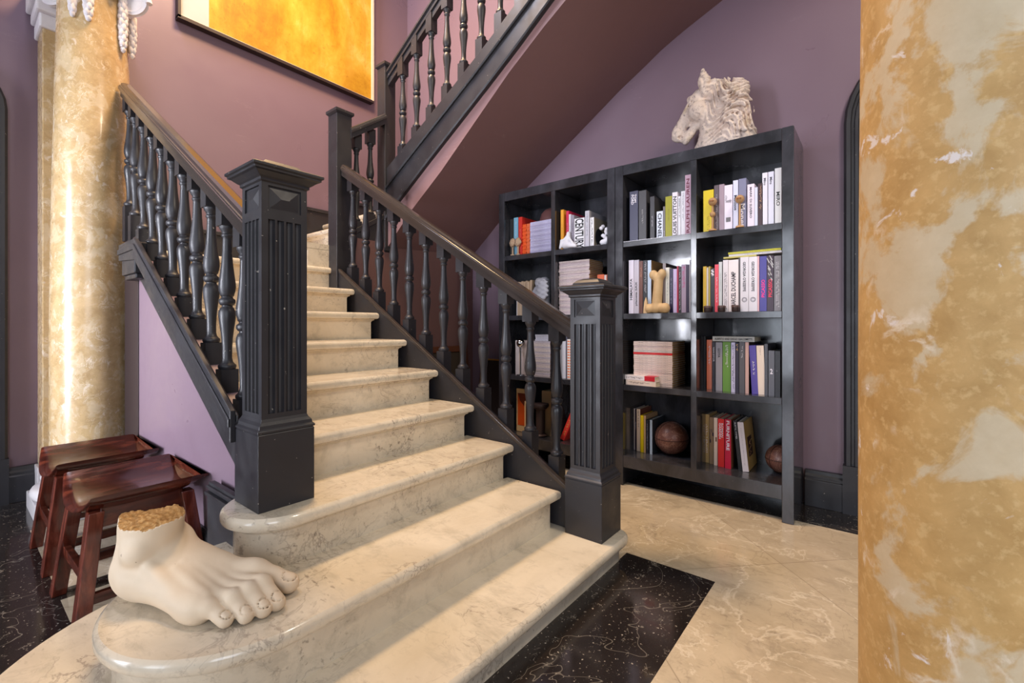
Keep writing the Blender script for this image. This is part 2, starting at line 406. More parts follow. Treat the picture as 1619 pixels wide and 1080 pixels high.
# arched doors: casing round a closed black leaf
def arched_door(name, x_of, hw, spring, rc, h, wcas):
    # local: u along wall (0 = casing outer edge near camera view, increasing to the far jamb), returns outline at inset d
    def outline(d, W):
        pts = [(d, 0), (d, spring)]
        for i in range(1, 9):
            a = PI-PI/2*i/8; pts.append((rc+(rc-d)*math.cos(a), spring+(h-spring-d)*math.sin(a)))
        for i in range(0, 9):
            a = PI/2-PI/2*i/8; pts.append((W-rc+(rc-d)*math.cos(a), spring+(h-spring-d)*math.sin(a)))
        pts.append((W-d, 0)); return pts
    W = hw*2; mb = MB()
    steps = [(0, .0), (0, .03), (.012, .045), (.03, .045), (.034, .03), (.046, .03), (.05, .042), (.064, .042), (.068, .026), (.085, .026), (wcas, .012), (wcas, 0)]
    mb.loft([[x_of(u, d_) + (z,) for u, z in outline(d, W)] for d, d_ in steps], cap=False, closed=False)
    for u0 in (-.004, W-wcas-.004):
        a = x_of(u0, 0); b = x_of(u0+wcas+.008, .055)
        mb.box(min(a[0], b[0]), max(a[0], b[0]), min(a[1], b[1]), max(a[1], b[1]), 0, .26)
    cas = struct(obj(name, mb, M['black'], angle=35))
    o = outline(wcas-.004, W); k = MB()
    k.loft([[x_of(u, d_)+(z,) for u, z in o] for d_ in (.004, .012)])
    obj('door_leaf', k, M['black'], cas)
    p = MB()
    for z0, z1 in ((.3, .95), (1.1, 2.0)):
        a = x_of(.25, .012); b = x_of(W-.25, .02)
        p.box(min(a[0], b[0]), max(a[0], b[0]), min(a[1], b[1]), max(a[1], b[1]), z0, z1)
    obj('door_panel', p, M['black'], cas, bevel=.006)
arched_door('door_1', lambda u, d: (XW-d, .15-u), .52, 2.12, .34, 2.5, .11)
arched_door('door_2', lambda u, d: (.243-u, YW-d), .52, 2.26, .34, 2.55, .11)

# ------------------------------------------------------------------ columns
def column(loc, r0, r1, z1, label, mat='column', seg=64):
    t = thing('marble_column', label, 'column', loc)
    prof = [(.22+ (z1-.22)*i/24, r0+(r1-r0)*(max(0, i/24-.25)/.75)**1.5) for i in range(25)]
    obj('shaft', MB().lathe(prof, seg=seg), M[mat], t, angle=40)
    b = MB().box(-.245, .245, -.245, .245, 0, .09)
    obj('plinth', b, M['base_marble'], t, bevel=.004)
    pr = [(.09, .235)]+[(.125-.035*math.cos(PI*i/8), .225+.03*math.sin(PI*i/8)) for i in range(9)]
    pr += [(.165, .212), (.172, .2), (.185, .197)]+[(.2-.015*math.cos(PI*i/6), .2+.014*math.sin(PI*i/6)) for i in range(7)]+[(.222, .19), (.232, r0)]
    obj('base_moulding', MB().lathe(pr, seg=seg), M['base_marble'], t, angle=30)
    return t
CL = (.549, 3.507, 0)
tl = column(CL, .181, .148, 2.9, 'ochre marble column with white scrolled capital standing by the stools')
tr = column((1.093, -.134, 0), .165, .14, 3.2, 'large ochre and cream mottled marble column close to the camera', 'column_pale')
def swirl(mb, c, ex, ez, r, dep, turns=2.1):      # a scroll: spiral roll in the plane ex, ez
    ey = Vector(ex).cross(Vector(ez)); P = []; R = []
    for i in range(46):
        a = 2*PI*turns*i/45; q = r*(1-.8*i/45)
        P.append(tuple(Vector(c)+q*(math.cos(a)*Vector(ex)+math.sin(a)*Vector(ez)))); R.append(max(.009, .22*q))
    mb.tube(P, R, 8)
    rings = [[tuple(Vector(c)+ey*d+rr*(math.cos(2*PI*j/24)*Vector(ex)+math.sin(2*PI*j/24)*Vector(ez))) for j in range(24)] for d, rr in ((-dep*.3, r*.92), (-dep*.12, r*.9), (dep*.12, r*.9), (dep*.3, r*.92))]
    mb.loft(rings)
def drop(mb, p, L, r):                            # a hanging bunch of husks
    n = max(3, int(L/.028))
    for i in range(n):
        z = p[2]-L*i/n; q = r*(.75+.25*math.sin(PI*(i+.5)/n))
        for k in range(4):
            a = k*PI/2+i*.8
            mb.sphere((p[0]+q*.5*math.cos(a), p[1]+q*.5*math.sin(a), z), (q*.62, q*.62, .026), 8)
    mb.sphere((p[0], p[1], p[2]-L), (r*.6, r*.6, .022), 8)
cap = MB(); cx, cy = 0, 0
cap.lathe([(2.9, .15), (2.915, .165), (2.93, .165), (2.95, .18), (3.0, .2), (3.02, .2)], seg=40)
cap.box(-.24, .24, -.24, .24, 3.02, 3.07)
obj('capital', cap, M['gesso'], tl, bevel=.003)
for sx_, sy_, zc, r in ((.15, -.146, 2.885, .082), (-.15, -.16, 2.96, .075), (-.15, .15, 2.9, .075), (.15, .15, 2.9, .075)):
    v = MB(); d = Vector((sx_, sy_, 0)).normalized()
    swirl(v, (sx_*1.0, sy_*1.0, zc), d, (0, 0, 1), r, .034)
    obj('scroll', v, M['gesso'], tl, angle=40)
for x, y, z, L, r in ((.105, -.135, 2.9, .30, .024), (.158, -.075, 2.80, .19, .024), (-.105, -.125, 2.9, .20, .022), (-.045, -.155, 2.92, .225, .026), (.06, -.16, 2.98, .11, .024)):
    v = MB(); drop(v, (x, y, z), L, r)
    obj('garland', v, M['gesso'], tl, smooth=True)
# pilaster behind the column
tp = thing('pilaster', 'flat ochre marble pilaster against the wall behind the column', 'pilaster', (.55, 3.83, 0))
obj('shaft', MB().box(-.185, .185, -.11, .1, .2, 2.72), M['column'], tp, bevel=.004)
obj('plinth', MB().box(-.2, .2, -.05, .1, 0, .2), M['base_marble'], tp, bevel=.004)
cp = MB().box(-.2, .2, -.125, .1, 2.72, 2.8); cp.box(-.215, .215, -.15, .1, 2.8, 2.86); cp.box(-.235, .235, -.15, .1, 2.86, 2.98)
obj('capital', cp, M['gesso'], tp, bevel=.01)
v = MB(); swirl(v, (-.185, -.155, 2.93), (1, 0, 0), (0, 0, 1), .065, .03); obj('scroll', v, M['gesso'], tp, angle=40)

# ------------------------------------------------------------------ staircase
R, G_, Y2, Z1 = .165, .2765, 1.104, .112
def zt(k): return Z1+(k-1)*R
def yn(k): return {1: .845, 2: 1.118, 3: 1.392}.get(k, Y2+(k-2)*G_)
def arc(cx, cy, r, a0, a1, n):
    return [(cx+r*math.cos(a0+(a1-a0)*i/n), cy+r*math.sin(a0+(a1-a0)*i/n)) for i in range(n+1)]
def outline(k, d):
    if k == 1:
        xr = 1.915-d; rc = .075-min(d, .03)
        p = [(1.7, 1.3), (xr, 1.22)]+arc(xr-rc, .845+d+rc, rc, 0, -PI/2, 8)+[(1.2, .845+d)]
        return p+arc(.55, 1.43, .585-d, -PI/2, -1.5*PI, 40)+[(.69, 2.015-d), (.69, 1.72)]
    if k == 2:
        p = [(1.75-d, 1.42), (1.75-d, 1.118+d)]+[(1.2, 1.118+d)]
        return p+arc(.55, 1.4415, .3235-d, -PI/2, -1.5*PI, 36)+[(.69, 1.765-d), (.69, 1.6)]
    if k == 3:
        p = [(1.75-d, 1.7), (1.75-d, 1.392+d), (1.3, 1.392+d)]
        return p+arc(.70, 1.555, .163-d, -PI/2, -1.5*PI, 28)+[(.78, 1.718-d), (.85, 1.7)]
    if k < 9: return [(1.75-d, yn(k)+.33), (1.75-d, yn(k)+d), (.67, yn(k)+d), (.67, yn(k)+.33)]
    if k == 9: return [(1.75-d, 3.2), (1.75-d, yn(9)+d), (.67, yn(9)+d), (.67, 3.2), (.74, 3.2), (.74, 3.925), (1.75-d, 3.925)]
    x = 1.547+(k-10)*.3                     # the three steps that turn to the right
    return [(x+.5, 3.925), (x+d, 3.925), (x+d, 3.07), (x+.5, 3.07)]
stairs = thing('marble_staircase', 'cream marble staircase with rounded lower steps rising to a landing', 'staircase', (1.2, 1.5, 0))
for k in range(1, 13):
    z = zt(k); zb = 0 if k <= 3 else z-R-.2
    lay = lambda L: [[(x, y, zz) for x, y in outline(k, d)] for d, zz in L]
    b = rel(MB().loft(lay([(.036, zb), (.036, z-.06), (.032, z-.052), (.022, z-.046), (.02, z-.038)])), stairs.location)
    s = obj('step', b, M['marble'], stairs, angle=35)
    tr_ = rel(MB().loft(lay([(.012, z-.04), (.004, z-.036), (0, z-.028), (0, z-.014), (.003, z-.006), (.011, z)])), stairs.location)
    obj('tread', tr_, M['marble'], s, angle=35)

# lilac wall below the outer string, with its skirting
mb = MB(); mb.prism_x([(1.6, 0), (3.06, 0), (3.06, 1.47), (2.6, 1.2), (1.6, .6)], .66, .715)
struct(obj('wall_left_spandrel', mb, M['wall']))
mb = MB(); mb.prism_y([(.66-d, z) for d, z in skirting_profile(.22, .016)], 1.93, 3.06)
struct(obj('baseboard_left', mb, M['black'], bevel=.0015))
mb = MB(); mb.box(.615, .64, 1.6, 1.93, 0, .40); mb.box(.607, .64, 1.6, 1.935, .40, .412); mb.box(.612, .64, 1.6, 1.93, .425, .435); mb.box(.62, .64, 1.6, 1.93, .412, .445)
struct(obj('trim_2', mb, M['black'], bevel=.0015))
struct(obj('trim_3', MB().box(.655, .70, 3.06, 3.34, 0, 1.5), M['dark_trim'], bevel=.003))

# ------------------------------------------------------------------ newel posts
def newel(loc, label):
    t = thing('newel_post', label, 'newel post', loc)
    w = .0895; s = .0725
    b = MB()
    b.loft([[(x*q, y*q, z) for x, y in ((-1, -1), (1, -1), (1, 1), (-1, 1))] for q, z in ((w, 0), (w, .238), (w-.003, .243))])
    b.loft([[(x*q, y*q, z) for x, y in ((-1, -1), (1, -1), (1, 1), (-1, 1))] for q, z in ((w+.002, .243), (w+.002, .25), (w-.004, .256), (w-.006, .266), (s+.004, .275), (s, .285))])
    obj('base_block', b, M['black'], t, bevel=.0015)
    sh = MB()
    sh.loft([[(x*s, y*s, z) for x, y in ((-1, -1), (1, -1), (1, 1), (-1, 1))] for z in (.28, .30)])
    sec = []                                # square with four round flutes a side
    for q in range(4):
        c_, s_ = round(math.cos(q*PI/2)), round(math.sin(q*PI/2))
        pts = [(-s, -s)]
        for m in (-.042, -.014, .014, .042):
            pts += [(m+.0105*math.cos(PI-PI*i/6), -s+.012*math.sin(PI*i/6)) for i in range(7)]
        sec += [(x*c_-y*s_, x*s_+y*c_) for x, y in pts]
    sh.prism_z(sec, .30, .915)
    sh.loft([[(x*s, y*s, z) for x, y in ((-1, -1), (1, -1), (1, 1), (-1, 1))] for z in (.915, .945)])
    r = s-.006
    sh.loft([[(x*r, y*r, z) for x, y in ((-1, -1), (1, -1), (1, 1), (-1, 1))] for z in (.944, 1.022)])
    sh.loft([[(x*s, y*s, z) for x, y in ((-1, -1), (1, -1), (1, 1), (-1, 1))] for z in (1.021, 1.031)])
    for x in (-1, 1):
        for y in (-1, 1):
            sh.box(min(x*s, x*(s-.02)), max(x*s, x*(s-.02)), min(y*s, y*(s-.02)), max(y*s, y*(s-.02)), .945, 1.021)
    obj('shaft', sh, M['black'], t)
    for q in range(4):
        p = MB(); a, h0, h1 = .046, .951, 1.015; hm = (h0+h1)/2
        p.add([(-a, -r, h0), (a, -r, h0), (a, -r, h1), (-a, -r, h1), (-a+.034, -s-.001, hm), (a-.034, -s-.001, hm)],
              [(0, 1, 5, 4), (1, 2, 5), (2, 3, 4, 5), (3, 0, 4)])
        o = obj('diamond_panel', p, M['black'], t); o.rotation_euler = (0, 0, q*PI/2)
    c = MB(); sq = lambda q, z: [(x*q, y*q, z) for x, y in ((-1, -1), (1, -1), (1, 1), (-1, 1))]
    c.loft([sq(s, 1.03), sq(s+.006, 1.034), sq(s+.006, 1.042), sq(s+.012, 1.046), sq(s+.026, 1.058), sq(s+.034, 1.061), sq(s+.034, 1.067), sq(s+.04, 1.07), sq(s+.04, 1.078), sq(s+.03, 1.083), sq(.067, 1.086)])
    c.loft([sq(.067, 1.084), sq(.064, 1.095), sq(.052, 1.107), sq(.03, 1.115), sq(.01, 1.118)])
    obj('cap', c, M['black'], t, bevel=.001)
    return t
newel((.698, 1.572, .442), 'fluted black newel post on the third step at left of the stairs')
newel((1.8055, .987, .112), 'fluted black newel post on the lowest step in front of the bookcase')
def plain_post(loc, w, d, h, label, pend=False):
    t = thing('stair_post', label, 'post', loc)
    obj('post', MB().box(-w/2, w/2, -d/2, d/2, 0, h), M['black'], t, bevel=.003)
    sq = lambda q, z: [(x*(w/2+q), y*(d/2+q), z) for x, y in ((-1, -1), (1, -1), (1, 1), (-1, 1))]
    obj('cap', MB().loft([sq(0, h), sq(.012, h+.012), sq(.012, h+.03), sq(-.01, h+.04)]), M['black'], t)
    if pend:
        obj('pendant', MB().loft([sq(.004, 0), sq(.004, -.02), sq(-.012, -.035), sq(-.012, -.06), sq(-.03, -.085)]), M['black'], t)
    return t
plain_post((1.797, 3.022, 1.28), .117, .115, 1.24, 'plain black square post at the landing where the lower handrail ends')
plain_post((2.185, 3.01, 1.62), .098, .10, 1.40, 'taller plain black post at the foot of the upper flight', True)

# ------------------------------------------------------------------ balustrades
BP = [(0, .027), (.012, .03), (.028, .03), (.036, .025), (.05, .0195), (.075, .0165), (.14, .0165), (.21, .0185), (.28, .0225), (.34, .027), (.375, .0285), (.405, .0275), (.428, .0225),
      (.436, .018), (.446, .018), (.45, .0225), (.462, .0265), (.475, .0275), (.488, .0265), (.498, .0195), (.508, .0185), (.514, .0225), (.53, .024), (.548, .027), (.575, .0287), (.61, .0277), (.67, .0235),
      (.74, .0192), (.82, .0165), (.9, .0152), (.922, .0155), (.928, .019), (.94, .0195), (.948, .0165), (.962, .019), (.978, .0245), (.988, .0265), (1, .0265)]
def baluster_mesh(low, turned, up, f=1.0):
    b = MB(); w = .029*f
    b.box(-w, w, -w, w, -low, 0)
    b.lathe([(t*turned, r*f) for t, r in BP], seg=20)
    b.box(-w, w, -w, w, turned, turned+up)
    return b.mesh('baluster', angle=50)
def sloped(prof, x0, y0, z0, y1, z1):              # a profile (x, z) carried along a slope
    return [[(x0+x, y, z+zz) for x, zz in prof] for y, z in ((y0, z0), (y1, z1))]
RAILP = [(-.03, -.05), (-.03, -.02), (-.034, -.02), (-.034, -.013), (-.04, -.011), (-.04, .006), (-.035, .008), (-.035, .013), (-.029, .015), (-.026, .026), (-.014, .032), (.014, .032), (.026, .026), (.029, .015), (.035, .013), (.035, .008), (.04, .006), (.04, -.011), (.034, -.013), (.034, -.02), (.03, -.02), (.03, -.05)]
RAILP_OLD = [(-.028, -.05), (-.03, -.02), (-.036, -.016), (-.04, -.004), (-.04, .004), (-.034, .012), (-.03, .02), (-.02, .03), (0, .034), (.02, .03), (.03, .02), (.034, .012), (.04, .004), (.04, -.004), (.036, -.016), (.03, -.02), (.028, -.05)]
S = R/G_
def nose(y): return .277+S*(y-Y2)
bm_low = baluster_mesh(.2, .535, .11)
# right side of the lower flight
t = thing('balustrade', 'black turned balustrade running down from the landing to the bookcase side', 'balustrade', (1.81, 2, 1)); L = t.location
y0, y1 = 1.074, 2.965
obj('handrail', rel(MB().loft(sloped(RAILP, 1.803, y0, nose(y0)+.744, y1, nose(y1)+.744)), L), M['rail'], t)
st = MB(); a = lambda y, dz: (y, nose(y)+dz)
st.prism_x([a(1.08, .02), a(2.965, .02), a(2.965, -.4), (1.6, .115), (1.08, .115)], 1.752, 1.79)
obj('string', rel(st, L), M['black'], t, bevel=.002)
st = MB(); st.prism_x([a(1.08, .034), a(2.965, .034), a(2.965, .012), a(1.08, .012)], 1.748, 1.772)
obj('string_bead', rel(st, L), M['rail'], t, bevel=.003)
st = MB(); st.prism_x([a(1.08, -.03), a(2.965, -.03), a(2.965, -.42), (1.6, .115), (1.08, .115)], 1.79, 1.865)
obj('string_ledge', rel(st, L), M['black'], t, bevel=.002)
for i in range(12):
    y = 2.886-.1548*i
    obj('baluster', bm_low, M['black'], t, (1.815-L[0], y-L[1], nose(y)+.088-L[2]))
# left side of the lower flight
t = thing('balustrade', 'black turned balustrade between the left newel and the ochre column', 'balustrade', (.675, 2, 1)); L = t.location
y0, y1 = 1.63, 3.352
obj('handrail', rel(MB().loft(sloped(RAILP, .668, y0, nose(y0)+.752, y1, nose(y1)+.752)), L), M['rail'], t)
E_ = 2.84; ze = nose(E_)
st = MB(); st.prism_x([a(1.655, .135), a(E_, .135), (3.15, ze+.135), (3.15, ze+.05), a(E_, .03), a(1.655, .03)], .592, .610)
st.prism_x([a(1.655, .108), a(E_, .108), (3.155, ze+.108), (3.155, ze+.08), a(E_, .08), a(1.655, .08)], .586, .592)
obj('string', rel(st, L), M['black'], t, bevel=.003)
st = MB(); st.box(.5935, .66, E_+.02, 3.148, ze+.052, ze+.125); st.box(.60, .66, E_+.03, 3.12, ze-.03, ze+.05); st.box(.607, .66, E_+.04, 3.09, ze-.055, ze-.03)
st.prism_x([a(1.655, .012), a(2.86, .012), a(2.86, .05), a(1.655, .05)], .61, .648)
st.prism_x([a(1.655, .09), a(2.86, .09), a(2.86, .118), a(1.655, .118)], .61, .622)
st.prism_x([a(1.655, -.14), a(3.06, -.14), a(3.06, .0), a(1.655, .0)], .645, .705)
obj('string_moulding', rel(st, L), M['black'], t, bevel=.006)
for i in range(11):
    y = 3.357-.1605*i if i else 3.318
    obj('baluster', bm_low, M['black'], t, (.675-L[0], y-L[1], nose(y)+.098-L[2]))
# short rail between the two plain posts
t = thing('balustrade', 'short black balustrade with two balusters between the two plain posts', 'balustrade', (2, 3, 2)); L = t.location
hp = [(-x, z) for x, z in RAILP]
mb = MB().loft([[(x, 2.985+yy, z+zz) for yy, zz in hp] for x, z in ((1.845, 2.415), (2.145, 2.625))])
obj('handrail', rel(mb, L), M['black'], t)
mb = MB(); mb.prism_y([(1.85, 1.36), (1.85, 1.66), (2.14, 1.84), (2.14, 1.6)], 2.985, 3.06)
mb.prism_y([(1.85, 1.66), (1.85, 1.70), (2.14, 1.88), (2.14, 1.84)], 2.975, 3.07)
obj('string', rel(mb, L), M['black'], t, bevel=.003)
for x in (1.927, 2.045):
    obj('baluster', bm_low, M['black'], t, (x-L[0], 3.02-L[1], 1.745+(x-1.85)*.62-L[2]))
# upper flight
t = thing('balustrade', 'black turned balustrade climbing the upper flight to the top of the picture', 'balustrade', (2.17, 2, 2.5)); L = t.location
US = .612
def ur(y): return 2.565+US*(2.49-y)               # top of the lower blocks
mb = MB().loft(sloped(RAILP, 2.185, 3.02, 2.94, .6, 2.94+US*2.42)); obj('handrail', rel(mb, L), M['black'], t)
mb = MB().loft([[(2.185+x, y, z+zz) for x, zz in ((-.02, -.1), (-.02, -.04), (.02, -.04), (.02, -.1))] for y, z in ((2.98, 2.94+US*.04), (.6, 2.94+US*2.42))])
obj('rail_underside', rel(mb, L), M['black'], t)
tp_ = [(2.96, 2.235), (2.25, 2.617), (1.94, 2.795), (1.6, 3.005), (.6, 3.62)]
bt_ = [(.6, 3.35), (1.14, 3.05), (1.43, 2.852), (1.675, 2.68), (1.925, 2.516), (2.485, 2.162), (2.81, 1.95), (2.96, 1.84)]
mb = MB(); mb.prism_x(tp_+bt_, 2.15, 2.21); obj('string', rel(mb, L), M['black'], t, bevel=.003)
for nm, o0, o1 in (('string_moulding', .355, .415), ('string_moulding', .93, 1.0)):
    mb = MB()
    zt_ = lambda y: np.interp(y, [p[0] for p in tp_[::-1]], [p[1] for p in tp_[::-1]])
    zb_ = lambda y: np.interp(y, [p[0] for p in bt_], [p[1] for p in bt_])
    ys = np.linspace(2.96, .6, 24); rings = []
    for y in ys:
        q = lambda o: zt_(y)+(zb_(y)-zt_(y))*o
        m_ = (o0+o1)/2; rings.append([(2.152, y, q(o0)), (2.14, y, q(o0)), (2.132, y, q(m_)), (2.138, y, q(o1)), (2.152, y, q(o1))])
    mb.loft(rings); obj(nm, rel(mb, L), M['black'], t, angle=30)
bm_up = baluster_mesh(.24, .53, .13)
for i in range(9):
    y = 2.805-.1605*i
    obj('baluster', bm_up, M['black'], t, (2.185-L[0], y-L[1], ur(y)-L[2]))

